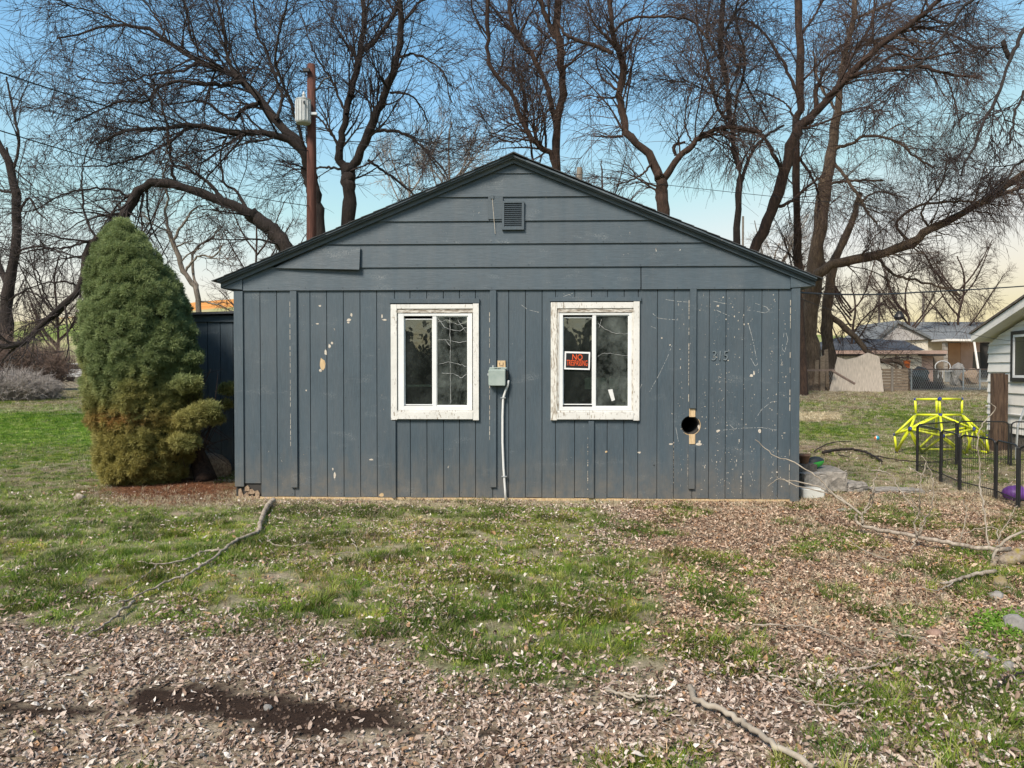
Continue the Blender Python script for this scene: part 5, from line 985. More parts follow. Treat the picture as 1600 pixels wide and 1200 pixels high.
# ------------------------------------------------------------ steps of block and slab at the house corner, bin, football, ball
def blockthing(name, lab, cat, g, sx, sy, sz, mat, z=0, rz=0, bev=.015, group=None, rough=True, seed=0):
    m = MB().box(-sx/2, sx/2, -sy/2, sy/2, 0, sz); o = m.build(name, mat, None, bevel=bev)
    if rough:
        bm = bmesh.new(); bm.from_mesh(o.data); bmesh.ops.subdivide_edges(bm, edges=bm.edges[:], cuts=3, use_grid_fill=True); r_ = random.Random(seed+3)
        for v in bm.verts: v.co += Vector((r_.gauss(0, .006), r_.gauss(0, .006), r_.gauss(0, .006)))
        bm.to_mesh(o.data); bm.free()
    o.location = (g.x, g.y, g.z+z); o.rotation_euler = (0, 0, rz); return tag(o, lab, cat, group)
Y_ = 9.35
def at(px, py, Y): return P(px, py, Y)
q = P(1268, 778, 9.28); blockthing('plastic_bin', 'low whitish rectangular plastic tub against the house corner', 'tub', Vector((q.x-.01, q.y, 0)), .27, .2, .125, 'bin_plastic', 0, .03, .01, rough=False)
q = P(1270, 760, 9.55); blockthing('concrete_block', 'upright pale concrete block behind the plastic tub', 'concrete block', Vector((q.x, q.y, 0)), .30, .2, .27, 'block_grey', 0, .05, .006)
q = P(1259, 735, 9.85); blockthing('concrete_block', 'dark concrete block directly under the flower pot', 'concrete block', Vector((q.x-.02, q.y, 0)), .24, .22, .36, 'concrete_dark', 0, .02, .006, seed=2)
o = MB().lathe([(.05, 0), (.072, .10), (.08, .10), (.08, .125), (.07, .125), (.065, .10), (.04, .02)], (0, 0, 0), 16).build('flower_pot', 'clay', None, True); o.location = (q.x-.03, q.y-.02, .362); tag(o, 'tan clay pot on the dark block beside the football', 'pot')
q = P(1285, 745, 10.05); blockthing('concrete_slab', 'thick broken concrete slab forming a rough step, football on top', 'concrete slab', Vector((q.x, q.y, 0)), .42, .75, .27, 'concrete', 0, -.12, .02, seed=5)
q = P(1325, 768, 9.9); blockthing('concrete_slab', 'smaller low broken concrete lump right of the step', 'concrete slab', Vector((q.x, q.y, -.02)), .34, .38, .13, 'concrete', 0, .3, .03, seed=6)
q = P(1268, 722, 10.05); fb = thing('football', 'green and black plastic football on the broken concrete step', 'ball', (q.x+.02, q.y-.05, .275)); m = MB()
prof = [(.001, -.135), (.03, -.12), (.06, -.08), (.078, -.03), (.08, 0), (.078, .03), (.06, .08), (.03, .12), (.001, .135)]
bf = MB().lathe(prof, (0, 0, 0), 18); rm = Matrix.Rotation(R(90), 4, 'Y') @ Matrix.Identity(4); rm = Matrix.Translation((0, 0, .08)) @ Matrix.Rotation(R(-12), 4, 'Y') @ rm
bf.v = [tuple(rm @ Vector(v)) for v in bf.v]; bf.build('ball_body', 'green_plastic', fb, True)
b2 = MB().lathe([(r_*1.025 if abs(z) < .13 else r_, z) for r_, z in prof], (0, 0, 0), 18); b2.v = [tuple(rm @ Vector(v)) for v in b2.v]; keepf = [f for f in b2.f if np.mean([b2.v[i][2] for i in f]) > .092+.012*math.sin(20*np.mean([b2.v[i][0] for i in f]))]; b2.f = keepf; b2.build('dark_panel', 'black_rubber', fb, True)
g_ = gp(1370, 688); bl = thing('toy_ball', 'small blue white and orange ball on the back lawn', 'ball', g_); m = moved(blob(.055, .055, .055, 0, 2, 0), (0, 0, .05)); m.build('ball_body', 'white_pvc', bl, True)
for mt_, x0, x1 in (('cyan_plastic', -.02, .06), ('orange_plastic', -.06, -.03)):
    m = moved(blob(.0565, .0565, .0565, 0, 2, 0), (0, 0, .05)); m.f = [f for f in m.f if x0 < np.mean([m.v[i][0] for i in f]) < x1]; m.build('coloured_patch', mt_, bl, True)
g_ = gp(1398, 768); blockthing('paving_stone', 'flat pale paving stone lying in the grass in front of the pen', 'paving stone', Vector((g_.x, g_.y, -.01)), .62, .30, .05, 'concrete', 0, -.05, .01, seed=8)
g_ = gp(1411, 792); o = blob(.05, .035, .02, 3, 2, .3).build('clay_shard', 'clay', None, True); o.location = g_+Vector((0, 0, .01)); tag(o, 'small orange brown shard lying in the grass', 'shard')
g_ = gp(1322, 798); o = blob(.13, .06, .035, 9, 2, .25).build('flat_rock', 'rock', None, True); o.location = g_; tag(o, 'flat grey brown stone at the base of the fallen branch', 'rock', 'loose rocks')
for i, (x, y, r_, mt_, lab) in enumerate(((1556, 935, 13, 'rock', 'flat grey rock beside the mossy stump'), (1590, 984, 26, 'rock', 'largest smooth grey rock among the green weeds'), (1531, 1028, 15, 'rock', 'brownish rounded rock, left of a pair'), (1549, 1033, 9, 'rock', 'upright small rock, right of a pair'), (1578, 1047, 15, 'rock', 'grey rock below the large one at the edge'),
        (1555, 998, 8, 'rock', 'little pale rock left of the largest rock'), (1460, 993, 12, 'rock_red', 'reddish rock in the dead leaves'), (1480, 1055, 8, 'rock', 'small grey rock in thin grass'), (1428, 1088, 7, 'rock', 'small bluish grey stone behind the big grass tuft'), (1450, 1124, 9, 'rock_red', 'dull brown stone between the big grass tufts'), (1513, 1010, 8, 'rock', 'small stone at the edge of the weed patch'), (1562, 1012, 6, 'rock', 'pebble below the little pale rock'), (1492, 1135, 7, 'rock', 'small stone low in the right corner'), (1575, 923, 8, 'rock', 'small rock right at the foot of the stump'), (1597, 1015, 8, 'rock', 'small dark rock below the largest rock'), (418, 1108, 8, 'rock', 'pale stone at the edge of the bare dark soil'))):
    g_ = gp(x, y); s = r_/F_PX*g_.y; o = blob(s, s*.75, s*.6, i, 2, .16).build('rock', mt_, None, True); o.location = g_+Vector((0, 0, s*.28)); o.rotation_euler = (0, 0, i); tag(o, lab, 'rock', 'loose rocks')
g_ = gp(124, 781); m = blob(.07, .06, .05, 5, 2, .3); o = m.build('dry_clod', 'stick', None, True); o.location = g_+Vector((0, 0, .03)); tag(o, 'small yellowish brown clod lying in the left lawn', 'clod')

# ------------------------------------------------------------ fallen branches and sticks
def stick(name, lab, cat, lines, mat, lift=.02, twig=None, tm=None, Y=None, seed=0):
    g0 = gp(*lines[0][0][0]) if not (len(lines[0][0][0]) == 3) else P(*lines[0][0][0]); t = thing(name, lab, cat, (g0.x, g0.y, float(tz(g0.x, g0.y)))); r_ = random.Random(seed)
    for li, (pl, d0, d1) in enumerate(lines):
        pts = []
        for k_, p in enumerate(pl):
            if len(p) == 3: pts.append(np.array(P(*p)))
            else: v = gp(p[0], p[1]); pts.append(np.array(v)+np.array([0, 0, lift+d0*.5/F_PX*v.y]))
        c = crspline(np.array(pts), max(8, 5*len(pts))); n = len(c); Ym = c[:, 1]; rad = np.linspace(d0, d1, n)*.5/F_PX*Ym
        c[1:-1] += np.array([[r_.gauss(0, .006), r_.gauss(0, .006), r_.gauss(0, .004)] for _ in range(n-2)])
        world_part('branch' if li == 0 else 'twig', MB().tube([Vector(v) for v in c], [float(x)*r_.uniform(.9, 1.1) for x in rad], 7), tm if (tm and li == 0) else mat, t, smooth=True)
    return t
stick('fallen_branch', 'long forked fallen branch lying in the grass below the left wall corner', 'branch', [([(427, 790), (418, 800), (410, 815), (404, 838)], 9, 7), ([(404, 838), (385, 846), (365, 855), (345, 872), (315, 893), (288, 909), (262, 917), (240, 928), (215, 940), (175, 955)], 6, 2.2), ([(345, 868), (318, 870), (290, 882), (248, 889), (215, 885)], 4.5, 1.5), ([(245, 890), (232, 903), (210, 918), (186, 937)], 2.5, 1), ([(210, 948), (185, 968), (165, 985), (135, 1002), (100, 1019)], 5, 2)], 'stick', .03, seed=1)
stick('fallen_twig', 'thin pale twig in the grass right of the forked branch', 'branch', [([(414, 842), (430, 856), (460, 857), (500, 850), (546, 842)], 3, 1.2), ([(430, 812), (446, 816)], 2, 1), ([(552, 845), (556, 862), (563, 874)], 2, 1), ([(516, 872), (540, 868), (560, 870)], 1.8, 1)], 'pale_stick', .02, seed=2)
stick('fallen_branch', 'pale bare stick running off the bottom edge at the right', 'branch', [([(1078, 1086), (1083, 1103), (1110, 1115), (1152, 1136), (1180, 1158), (1215, 1182), (1270, 1215)], 9, 11)], 'pale_stick', .03, seed=3)
stick('fallen_branch', 'short pale peeled stick left of the long pale stick', 'branch', [([(946, 1090), (975, 1098), (1003, 1108)], 5, 4), ([(975, 1096), (1000, 1100), (1027, 1101)], 5, 4)], 'pale_stick', .03, seed=4)
stick('fallen_twig', 'thin curved pale twig in front of the green tufts', 'branch', [([(1182, 1050), (1210, 1064), (1260, 1074), (1290, 1068), (1316, 1054)], 3.2, 1.6)], 'pale_stick', .02, seed=5)
stick('fallen_twig', 'grey forked twig ending in the middle of the right tufts', 'branch', [([(1316, 1054), (1345, 1056), (1372, 1050), (1392, 1047), (1404, 1036)], 3.4, 2), ([(1342, 1058), (1344, 1075), (1340, 1082)], 2, 1), ([(1352, 1048), (1375, 1048)], 2, 1)], 'stick', .03, seed=6)
stick('fallen_twig', 'long dark twig above the big right tufts', 'branch', [([(1176, 985), (1225, 986), (1262, 988), (1300, 1003), (1330, 1020), (1370, 1030)], 3, 1.5), ([(1400, 1000), (1440, 1008), (1470, 1022), (1500, 1042)], 3, 2)], 'stick', .03, seed=7)
stick('fallen_twig', 'thin pale twig lying among the lowest big tufts', 'branch', [([(1228, 1107), (1260, 1112), (1290, 1117), (1340, 1113)], 3, 1.5)], 'pale_stick', .04, seed=8)
stick('fallen_branch', 'dark fallen branch on the back lawn near the green football', 'branch', [([(1286, 712), (1305, 708), (1330, 707), (1352, 711), (1366, 718), (1378, 726)], 5, 3), ([(1272, 709), (1290, 698), (1312, 693), (1330, 693)], 2, 1.2), ([(1310, 714), (1326, 718)], 2, 1.2), ([(1365, 716), (1420, 724), (1470, 726)], 2, 1)], 'bark_dark', .03, seed=9)
# big downed limb with upright twigs and mossy stump
db = stick('downed_limb', 'dead limb lying across the right foreground with pale upright twigs', 'branch', [
    ([(1580, 858, 6.2), (1532, 857, 6.3), (1488, 849, 6.5), (1438, 839, 6.7), (1386, 830, 7.0), (1350, 822, 7.1), (1337, 812, 7.15), (1338, 803, 7.15)], 7.5, 4),
    ([(1348, 818, 7.1), (1342, 801, 7.15), (1298, 769, 7.5), (1265, 757, 7.7), (1222, 749, 7.9)], 4.5, 1.6), ([(1325, 790, 7.3), (1300, 770, 7.4), (1276, 745, 7.6), (1240, 722, 7.8), (1210, 712, 8.0), (1180, 687, 8.1)], 3, 1.2), ([(1300, 772, 7.5), (1250, 760, 7.7), (1218, 748, 7.8), (1200, 760, 7.8)], 2, 1),
    ([(1347, 806, 7.1), (1358, 785, 7.1), (1364, 770, 7.0), (1366, 752, 7.0), (1374, 735, 7.0), (1376, 722, 7.0)], 3, 1.3), ([(1350, 802, 7.1), (1362, 788, 7.1), (1365, 768, 7.05)], 2.2, 1.2), ([(1362, 735, 7.0), (1380, 736, 7.0), (1395, 745, 7.0), (1405, 765, 6.9), (1425, 790, 6.8), (1430, 802, 6.8)], 2.4, 1.5),
    ([(1432, 838, 6.7), (1430, 815, 6.7), (1436, 800, 6.7), (1436, 775, 6.6), (1440, 750, 6.6), (1447, 722, 6.6)], 3, 1.2), ([(1436, 836, 6.7), (1446, 812, 6.7), (1456, 790, 6.6), (1458, 760, 6.6), (1452, 730, 6.6), (1440, 712, 6.6)], 2.6, 1.1), ([(1436, 836, 6.7), (1438, 822, 6.7), (1444, 808, 6.7), (1430, 790, 6.7), (1420, 770, 6.7)], 2.2, 1), 
    ([(1432, 840, 6.7), (1425, 860, 6.6), (1416, 885, 6.5), (1414, 890, 6.5)], 2.4, 1.2), ([(1532, 748, 6.9), (1530, 715, 6.9), (1527, 690, 6.9), (1535, 665, 6.9), (1555, 640, 6.9), (1548, 630, 6.9)], 2.4, 1.3), ([(1545, 857, 6.3), (1540, 820, 6.4), (1535, 780, 6.6), (1530, 745, 6.9)], 2.6, 2.4),
    ([(1560, 850, 6.3), (1555, 825, 6.4), (1520, 828, 6.5), (1485, 840, 6.5)], 2, 1), ([(1555, 850, 6.3), (1572, 820, 6.3), (1590, 790, 6.3)], 2, 1), ([(1450, 912, 6.0), (1400, 880, 6.2), (1350, 860, 6.3), (1318, 838, 6.4)], 2.4, 1.2), ([(1500, 845, 6.5), (1510, 800, 6.5), (1504, 780, 6.5)], 1.8, .9), ([(1420, 730, 6.9), (1440, 742, 6.9), (1448, 748, 6.8)], 1.5, .9),
    ([(1600, 830, 6.1), (1570, 845, 6.1), (1556, 860, 6.1), (1552, 882, 6.0), (1566, 905, 5.9)], 4, 5)], 'pale_stick', .02, tm='stick', seed=10)
stick('mossy_stump', 'yellowish lichen covered broken stump at the right edge', 'stump', [([(1564, 922), (1562, 900, 6.0), (1562, 885, 6.0), (1582, 873, 6.0), (1640, 862, 6.0)], 20, 22), ([(1558, 925), (1552, 905, 5.95), (1550, 885, 5.95), (1558, 872, 6.0)], 9, 6), ([(1566, 886, 6.0), (1578, 868, 6.0), (1598, 858, 6.0)], 9, 8), ([(1576, 930), (1572, 905, 5.9), (1566, 890, 5.95)], 8, 6)], 'moss_bark', 0, seed=11)
stick('fallen_branch', 'brown stick pointing left from the mossy stump', 'branch', [([(1556, 906), (1520, 912), (1495, 920), (1470, 925)], 7, 4), ([(1495, 920), (1465, 935), (1440, 930)], 2.5, 1.2)], 'stick', .05, seed=12)
stick('fallen_branch', 'dark stick at the lower right edge near the small rocks', 'branch', [([(1600, 1062), (1575, 1070), (1558, 1082), (1544, 1092)], 4, 3)], 'bark_dark', .03, seed=13)

# ------------------------------------------------------------ back yard: plywood, planks, fence, far buildings
def wobj(name, mb, mat, lab, cat, loc, group=None, bevel=0):
    o = mb.build(name, mat, None, bevel=bevel); o.data.transform(Matrix.Translation(-Vector(loc))); o.location = loc; return tag(o, lab, cat, group)
Yp = 37.0
m = MB(); m.prism([P(x, y, Yp) for x, y in ((1296, 613), (1303, 583), (1309, 558), (1322, 562), (1340, 558), (1347, 555), (1356, 551), (1374, 557), (1378, 585), (1381, 613))], (0, 0, 0), (0, .05, 0)); wobj('plywood_sheet', m, 'plywood', 'weathered ragged plywood sheet standing by the back fence', 'plywood sheet', P(1340, 613, Yp))
for i, (x0, x1, yt, lean) in enumerate(((1282, 1289, 555, 0), (1272, 1278, 562, 2), (1290, 1296, 545, -2), (1266, 1270, 573, 1))):
    Y = Yp+.3+i*.12; m = MB(); m.prism([P(x0, 613, Y), P(x1, 613, Y), P(x1+lean, yt, Y), P(x0+lean, yt+2, Y)], (0, 0, 0), (0, .04, 0)); wobj('old_plank', m, 'old_plank', ('tallest middle plank leaning at the trunk by the plywood', 'shorter plank left of the tallest one', 'tall narrow plank touching the plywood edge', 'thin low slat beside the big trunk')[i], 'plank', P(x0, 613, Y), 'planks by the back fence')
m = MB(); m.prism([P(1225, 577, Yp-.4), P(1304, 577, Yp-.4), P(1306, 580, Yp-.4), P(1225, 580, Yp-.4)], (0, 0, 0), (0, .1, 0)); wobj('fence_rail', m, 'rusty_rail', 'weathered horizontal rail in front of the planks', 'rail', P(1300, 580, Yp-.4))
wobj('leaning_pole', MB().tube([P(1300, 579, Yp-.8), P(1336, 600, Yp-1.2)], .06, 6), 'rusty_rail', 'thin pole slanting down across the plywood sheet', 'pole', P(1336, 600, Yp-1.2))
fp = thing('slatted_fence_panel', 'brown horizontal slat fence panel right of the plywood sheet', 'fence panel', P(1400, 612, 37.6))
for i in range(8):
    y0 = 576+i*4.6; m = MB(); m.prism([P(1379, y0+3.9, 37.6), P(1419, y0+4.1, 37.6), P(1419, y0+.2, 37.6), P(1379, y0, 37.6)], (0, 0, 0), (0, .04, 0)); world_part('slat', m, 'old_plank', fp)
m = MB(); m.prism([P(1393, 613, 37.5), P(1396, 613, 37.5), P(1396, 574, 37.5), P(1393, 574, 37.5)], (0, 0, 0), (0, .08, 0)); world_part('post', m, 'grey_pole_wood', fp)
cf = thing('wire_fence', 'thin wire mesh fence with a top rail across the back yard', 'fence', P(1500, 612, 39.5))
world_part('top_rail', MB().tube([P(1240, 577, 39.5), P(1420, 577, 39.5), P(1552, 577, 39.5)], .032, 6), 'rusty_rail', cf)
for x in (1256, 1357, 1424, 1505, 1531): world_part('post', MB().tube([P(x, 576, 39.5), P(x, 612, 39.5)], .04, 6), 'galvanised', cf)
m = MB()
for i in range(90):
    x = 1245+i*3.4
    if x < 1545: m.tube([P(x, 577, 39.5), P(x+16, 610, 39.5)], .006, 3, False); m.tube([P(x, 577, 39.5), P(x-16, 610, 39.5)], .006, 3, False)
o = world_part('wire_mesh', m, 'galvanised', cf); o['kind'] = 'stuff'
def slab4(pts, d, mat, root, name): m = MB(); m.prism(pts, (0, 0, 0), d, ) ; return world_part(name, m, mat, root)
YC = 50.0; sb = thing('garden_shed', 'far low shed with dark roof behind the plywood sheet', 'shed', P(1365, 600, YC))
slab4([P(1290, 600, YC), P(1440, 600, YC), P(1440, 547, YC), P(1290, 547, YC)], (0, 5, 0), 'cream_wall', sb, 'wall')
m = MB(); a, b, c_, d_ = P(1284, 547, YC-.4), P(1446, 547, YC-.4), P(1413, 532, YC+4), P(1310, 527, YC+4); e, f = P(1284, 547, YC-.4)+Vector((0, 8, 0)), P(1446, 547, YC-.4)+Vector((0, 8, 0))
m.add([a, b, c_, d_, e, f], [(0, 1, 2, 3), (3, 2, 5, 4), (0, 3, 4), (1, 5, 2), (0, 4, 5, 1)]); world_part('roof', m, 'dark_shingle', sb)
slab4([P(1303, 553, YC-.6), P(1480, 553, YC-.6), P(1480, 547.6, YC-.6), P(1303, 547.6, YC-.6)], (0, .15, 0), 'pink_wall', sb, 'eave_board'); slab4([P(1308, 556, YC-.3), P(1350, 556, YC-.3), P(1350, 553.5, YC-.3), P(1308, 553.5, YC-.3)], (0, .2, 0), 'black_metal', sb, 'dark_gap')
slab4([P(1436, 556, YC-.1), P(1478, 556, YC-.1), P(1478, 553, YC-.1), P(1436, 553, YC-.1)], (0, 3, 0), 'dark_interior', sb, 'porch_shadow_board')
pw = slab4([P(1430, 602, YC+.3), P(1458, 602, YC+.3), P(1458, 556, YC+.3), P(1430, 556, YC+.3)], (0, .2, 0), 'pink_wall', sb, 'pink_panel'); slab4([P(1459, 602, YC+1.5), P(1474, 602, YC+1.5), P(1474, 553, YC+1.5), P(1459, 553, YC+1.5)], (0, .2, 0), 'old_plank', sb, 'dark_door')
for x in (1400, 1418): slab4([P(x, 600, YC-.4), P(x+2.4, 600, YC-.4), P(x+2.4, 553, YC-.4), P(x, 553, YC-.4)], (0, .12, 0), 'old_plank', sb, 'porch_post')
YB = 58.0; fh = thing('far_house', 'far house with long grey shingle roof and pink boarded wall', 'house', P(1460, 598, YB))
slab4([P(1372, 600, YB), P(1476, 600, YB), P(1476, 529, YB), P(1372, 529, YB)], (0, 9, 0), 'cream_wall', fh, 'wall'); slab4([P(1475.5, 600, YB+.1), P(1600, 600, YB+.1), P(1600, 529, YB+.1), P(1475.5, 529, YB+.1)], (0, 8.8, 0), 'grey_wall', fh, 'wall')
m = MB(); zt = P(1400, 530, YB).z; a, b = P(1392, 530, YB-.6), P(1620, 530, YB-.6); c_, d_ = P(1620, 503, YB+5), P(1400, 503, YB+5); m.add([a, b, c_, d_, a+Vector((0, 11, 0)), b+Vector((0, 11, 0))], [(0, 1, 2, 3), (3, 2, 5, 4), (0, 3, 4), (1, 5, 2), (0, 4, 5, 1)]); world_part('roof', m, 'grey_shingle', fh)
m = MB(); a, b, t = P(1366, 534, YB-1.4), P(1452, 530, YB-1.4), P(1402, 505, YB-1.4); m.prism([a, b, t], (0, 0, 0), (0, 6, 0)); world_part('cross_gable', m, 'gable_grey', fh); 
for p0, p1 in ((a, t), (t, b)): m = MB(); m.prism([p0, p1, p1+Vector((0, 0, .22)), p0+Vector((0, 0, .22))], (0, -.2, 0), (0, 6, 0)); world_part('gable_roof', m, 'grey_shingle', fh)
slab4([P(1372, 600, YB-1.2), P(1450, 600, YB-1.2), P(1450, 532, YB-1.2), P(1372, 532, YB-1.2)], (0, 2, 0), 'cream_wall', fh, 'gable_wall')
slab4([P(1482, 576, YB-.1), P(1501, 576, YB-.1), P(1501, 536, YB-.1), P(1482, 536, YB-.1)], (0, .15, 0), 'tan_wall', fh, 'boarded_door'); slab4([P(1501.3, 590, YB-.12), P(1531, 590, YB-.12), P(1531, 534, YB-.12), P(1501.3, 534, YB-.12)], (0, .15, 0), 'pink_wall', fh, 'pink_panel')
slab4([P(1531.5, 590, YB-.1), P(1546, 590, YB-.1), P(1546, 535, YB-.1), P(1531.5, 535, YB-.1)], (0, .1, 0), 'dark_interior', fh, 'dark_opening'); slab4([P(1478, 532.5, YB-2.4), P(1560, 533.5, YB-2.4), P(1560, 530, YB-2.4), P(1478, 529.5, YB-2.4)], (0, 2.2, 0), 'white_lap', fh, 'canopy')
ch = thing('block_pier', 'stacked grey block pier beside the boarded tan door', 'pier', P(1478, 580, YB-2)); 
for i in range(7): m = MB(); y0 = 535+i*6.3; m.prism([P(1475.5, y0+5.6, YB-2), P(1481, y0+5.6, YB-2), P(1481, y0, YB-2), P(1475.5, y0, YB-2)], (0, 0, 0), (0, .3, 0)); world_part('block', m, 'block_grey', ch)
wobj('leaning_post', MB().tube([P(1522, 533, YB-2.6), P(1528.5, 576, YB-3.0)], .08, 6), 'white_lap', 'white leaning post under the far canopy', 'post', P(1528, 576, YB-3))
o = MB(); o.prism([P(1520.5, 577, YB-2), P(1532, 577, YB-2), P(1531, 550, YB-2), P(1522, 550, YB-2)], (0, 0, 0), (0, .1, 0)); wobj('dark_board', o, 'car_glass', 'dark mirror like board leaning behind the white leaning post', 'board', P(1526, 577, YB-2))
o = MB().lathe([(.16, 0), (.2, .42), (.21, .42), (.21, .46), (.17, .46), (.15, .05)], (0, 0, 0), 12).build('bucket', 'orange_plastic'); o.location = P(1417, 575, 45); tag(o, 'orange bucket above the slatted fence panel', 'bucket')
o = MB().box(-.25, .25, -.15, .15, -2.0, -.02).build('bucket_stand', 'old_plank'); o.location = P(1417, 575, 45); tag(o, 'brown crate stack holding the orange bucket', 'crate')
o = blob(.75, .5, .45, 4, 2, .3).build('tarp_heap', 'black_rubber'); o.location = P(1434, 588, 46); tag(o, 'dark tarpaulin heap behind the back fence', 'tarpaulin')
o = blob(.55, .5, .5, 6, 2, .35).build('junk_heap', 'rotten_wood'); o.location = P(1515, 590, 47); tag(o, 'dark heap of branches behind the back fence near the white house', 'brush heap')
o = blob(.5, .5, .8, 8, 2, .25).build('stone_heap', 'rock'); o.location = P(1497, 587, 47.5); tag(o, 'pale pile of stones behind the back fence', 'stone pile')
wc = thing('wire_chair', 'round white wire garden chair in the far yard', 'chair', P(1473, 583, 48)); c = P(1473, 573, 48)
world_part('backrest', MB().tube([c+Vector((.5*math.cos(a), 0, .38*math.sin(a))) for a in np.linspace(-.6, math.pi+.6, 12)], .03, 5), 'white_pvc', wc); world_part('seat', MB().lathe([(.42, -.02), (.42, .02)], (c.x, c.y-.3, c.z-.28), 12), 'white_pvc', wc)
for a in (-.3, .3):
    for b_ in (-.55, -.05): world_part('leg', MB().tube([c+Vector((a, b_, -.28)), c+Vector((a*1.1, b_, -.75))], .025, 5), 'white_pvc', wc)
wobj('broken_gate', (lambda m: m.prism([P(1420, 603, 42), P(1440, 612, 42), P(1425, 590, 42), P(1420, 586, 42)], (0, 0, 0), (0, .08, 0)))(MB()), 'dark_interior', 'dark triangular board leaning behind the slatted fence panel', 'board', P(1430, 610, 42))
# far left: vehicle, bench
g_ = gp(124, 592); 
car = thing('parked_car', 'white vehicle parked far off beyond the brown bushes', 'car', (P(124, 580, 60).x, 60, float(tz(P(124, 580, 60).x, 60)))); q = car.location
car_m = MB(); car_m.prism([(-1.9, 0, .35), (1.9, 0, .35), (1.95, 0, .9), (1.2, 0, 1.0), (.7, 0, 1.45), (-.9, 0, 1.45), (-1.6, 0, 1.0), (-1.95, 0, .85)], (0, -.85, 0), (0, .85, 0)); car_m.build('body', 'car_white', car, bevel=.05)
MB().prism([(-1.35, -.87, 1.0), (1.05, -.87, 1.0), (.62, -.87, 1.38), (-.85, -.87, 1.38)], (0, 0, 0), (0, .04, 0)).build('side_window', 'car_glass', car)
for x in (-1.2, 1.2):
    for y in (-.9, .7): w__ = MB().lathe([(.33, 0), (.33, .2)], (x, y, .33), 14, 'y'); w__.build('wheel', 'black_rubber', car)
be = thing('park_bench', 'small wooden bench far off beside the parked white vehicle', 'bench', P(125, 600, 52)); 
def pb_(a, b, c_, d_, nm, dd): m = MB(); m.prism([P(a, c_, 52), P(b, c_, 52), P(b, d_, 52), P(a, d_, 52)], (0, 0, 0), (0, dd, 0)); world_part(nm, m, 'grey_pole_wood', be)
pb_(118, 134, 590.5, 588.5, 'seat', .5); pb_(120, 121.6, 598, 590.6, 'leg', .1); pb_(123.5, 124.8, 598, 590.6, 'leg', .1); pb_(127.5, 128.8, 598, 590.6, 'leg', .1)
# dark evergreen hedge across the road behind the viewer: what the window panes mirror
rr = np.random.default_rng(5); bm_ = []
hd = thing('hedge', 'dark hedge across the lane, mirrored in the window panes', 'hedge', (0, -16, 0))
for i in range(13):
    hh_ = 2.9+1.3*rr.random(); m = blob(2.1, 1.5, hh_, i, 3, .22); moved(m, (-22+i*3.6, rr.normal()*.5, .4)); m.build('shrub', 'hedge_leaf', hd)

# ------------------------------------------------------------ grass, dead leaves, straw
rng = np.random.default_rng(99)
def sample(n, y0, y1, pw):
    n2_ = int(n*3); u = rng.random(n2_); y = (y0**(1-pw)+u*(y1**(1-pw)-y0**(1-pw)))**(1/(1-pw)) if pw != 1 else y0*(y1/y0)**u
    hw = .72*y+2.3; x = (rng.random(n2_)*2-1)*hw; k = rng.random(n2_) < hw/(.72*y1+2.3); return x[k][:n], y[k][:n]
def outside(x, y):
    d = np.stack([x-HC.x, y-HC.y], -1); s = d @ np.array([hu.x, hu.y]); t = d @ np.array([hn.x, hn.y]); inn = (s > S_L-.02) & (s < S_R+.02) & (t > -.01); inn |= (s > ax0) & (s < S_R) & (t > ad_y); inn |= (x > nx0-.25-.14*(NY-y)) & (y < NY+.1) & (y > 8.9); return ~inn
def height(x, y):
    i = np.clip(np.searchsorted(gx, x)-1, 0, nx-2); j = np.clip(np.searchsorted(gy, y)-1, 0, ny-2); a = (x-gx[i])/(gx[i+1]-gx[i]); b = (y-gy[j])/(gy[j+1]-gy[j])
    return (GZ[j, i]*(1-a)+GZ[j, i+1]*a)*(1-b)+(GZ[j+1, i]*(1-a)+GZ[j+1, i+1]*a)*b
def blade_tuft(seed, n, h, spread, w):
    r_ = np.random.default_rng(seed); V = []; Fs = []
    for i in range(n):
        a = r_.random()*6.28; rr_ = spread*r_.random()**.7; b = np.array([rr_*math.cos(a), rr_*math.sin(a), -.01]); l = h*r_.uniform(.45, 1.1); da = a+r_.normal()*.8; lean = r_.uniform(.15, .85)
        d = np.array([math.cos(da)*lean, math.sin(da)*lean, 1.0]); m_ = b+d*l*.5; e = m_+(d*np.array([1.8, 1.8, .75]))*l*.5; q = np.array([-math.sin(da+r_.normal()), math.cos(da), 0])*w*.5
        o_ = len(V); V += [b-q, b+q, m_-q*.8, m_+q*.8, e]; Fs += [(o_, o_+1, o_+3, o_+2), (o_+2, o_+3, o_+4)]
    return V, Fs
def leafv(seed, L, W, curl):
    r_ = np.random.default_rng(seed); V = []; Fs = []; n = 4; tw = r_.uniform(-1.6, 1.6); zk = r_.normal(size=n+1)*curl*L; yk = np.cumsum(r_.normal(size=n+1))*L*.035; fold = r_.uniform(-.2, .9)
    for i in range(n+1):
        t = i/n; w = W*(.05+math.sin(math.pi*t)**.8)*.5*r_.uniform(.75, 1.2); a = tw*(t-.5); x = (t-.5)*L; z = zk[i]
        V += [(x, yk[i]-w*math.cos(a), z+fold*w+w*math.sin(a)), (x, yk[i], z), (x, yk[i]+w*math.cos(a), z+fold*w-w*math.sin(a))]
    for i in range(n): o_ = 3*i; Fs += [(o_, o_+1, o_+4, o_+3), (o_+1, o_+2, o_+5, o_+4)]
    return V, Fs
def col_mix(cols, w=None):
    def f(n): c = np.array(cols); i = rng.choice(len(c), n, p=w); return c[i]*rng.uniform(.75, 1.2, (n, 1))
    return f
LEAFC = col_mix([(.56, .46, .38), (.42, .32, .255), (.27, .185, .135), (.72, .65, .57), (.11, .07, .05), (.42, .26, .15)], [.23, .27, .20, .08, .18, .04])
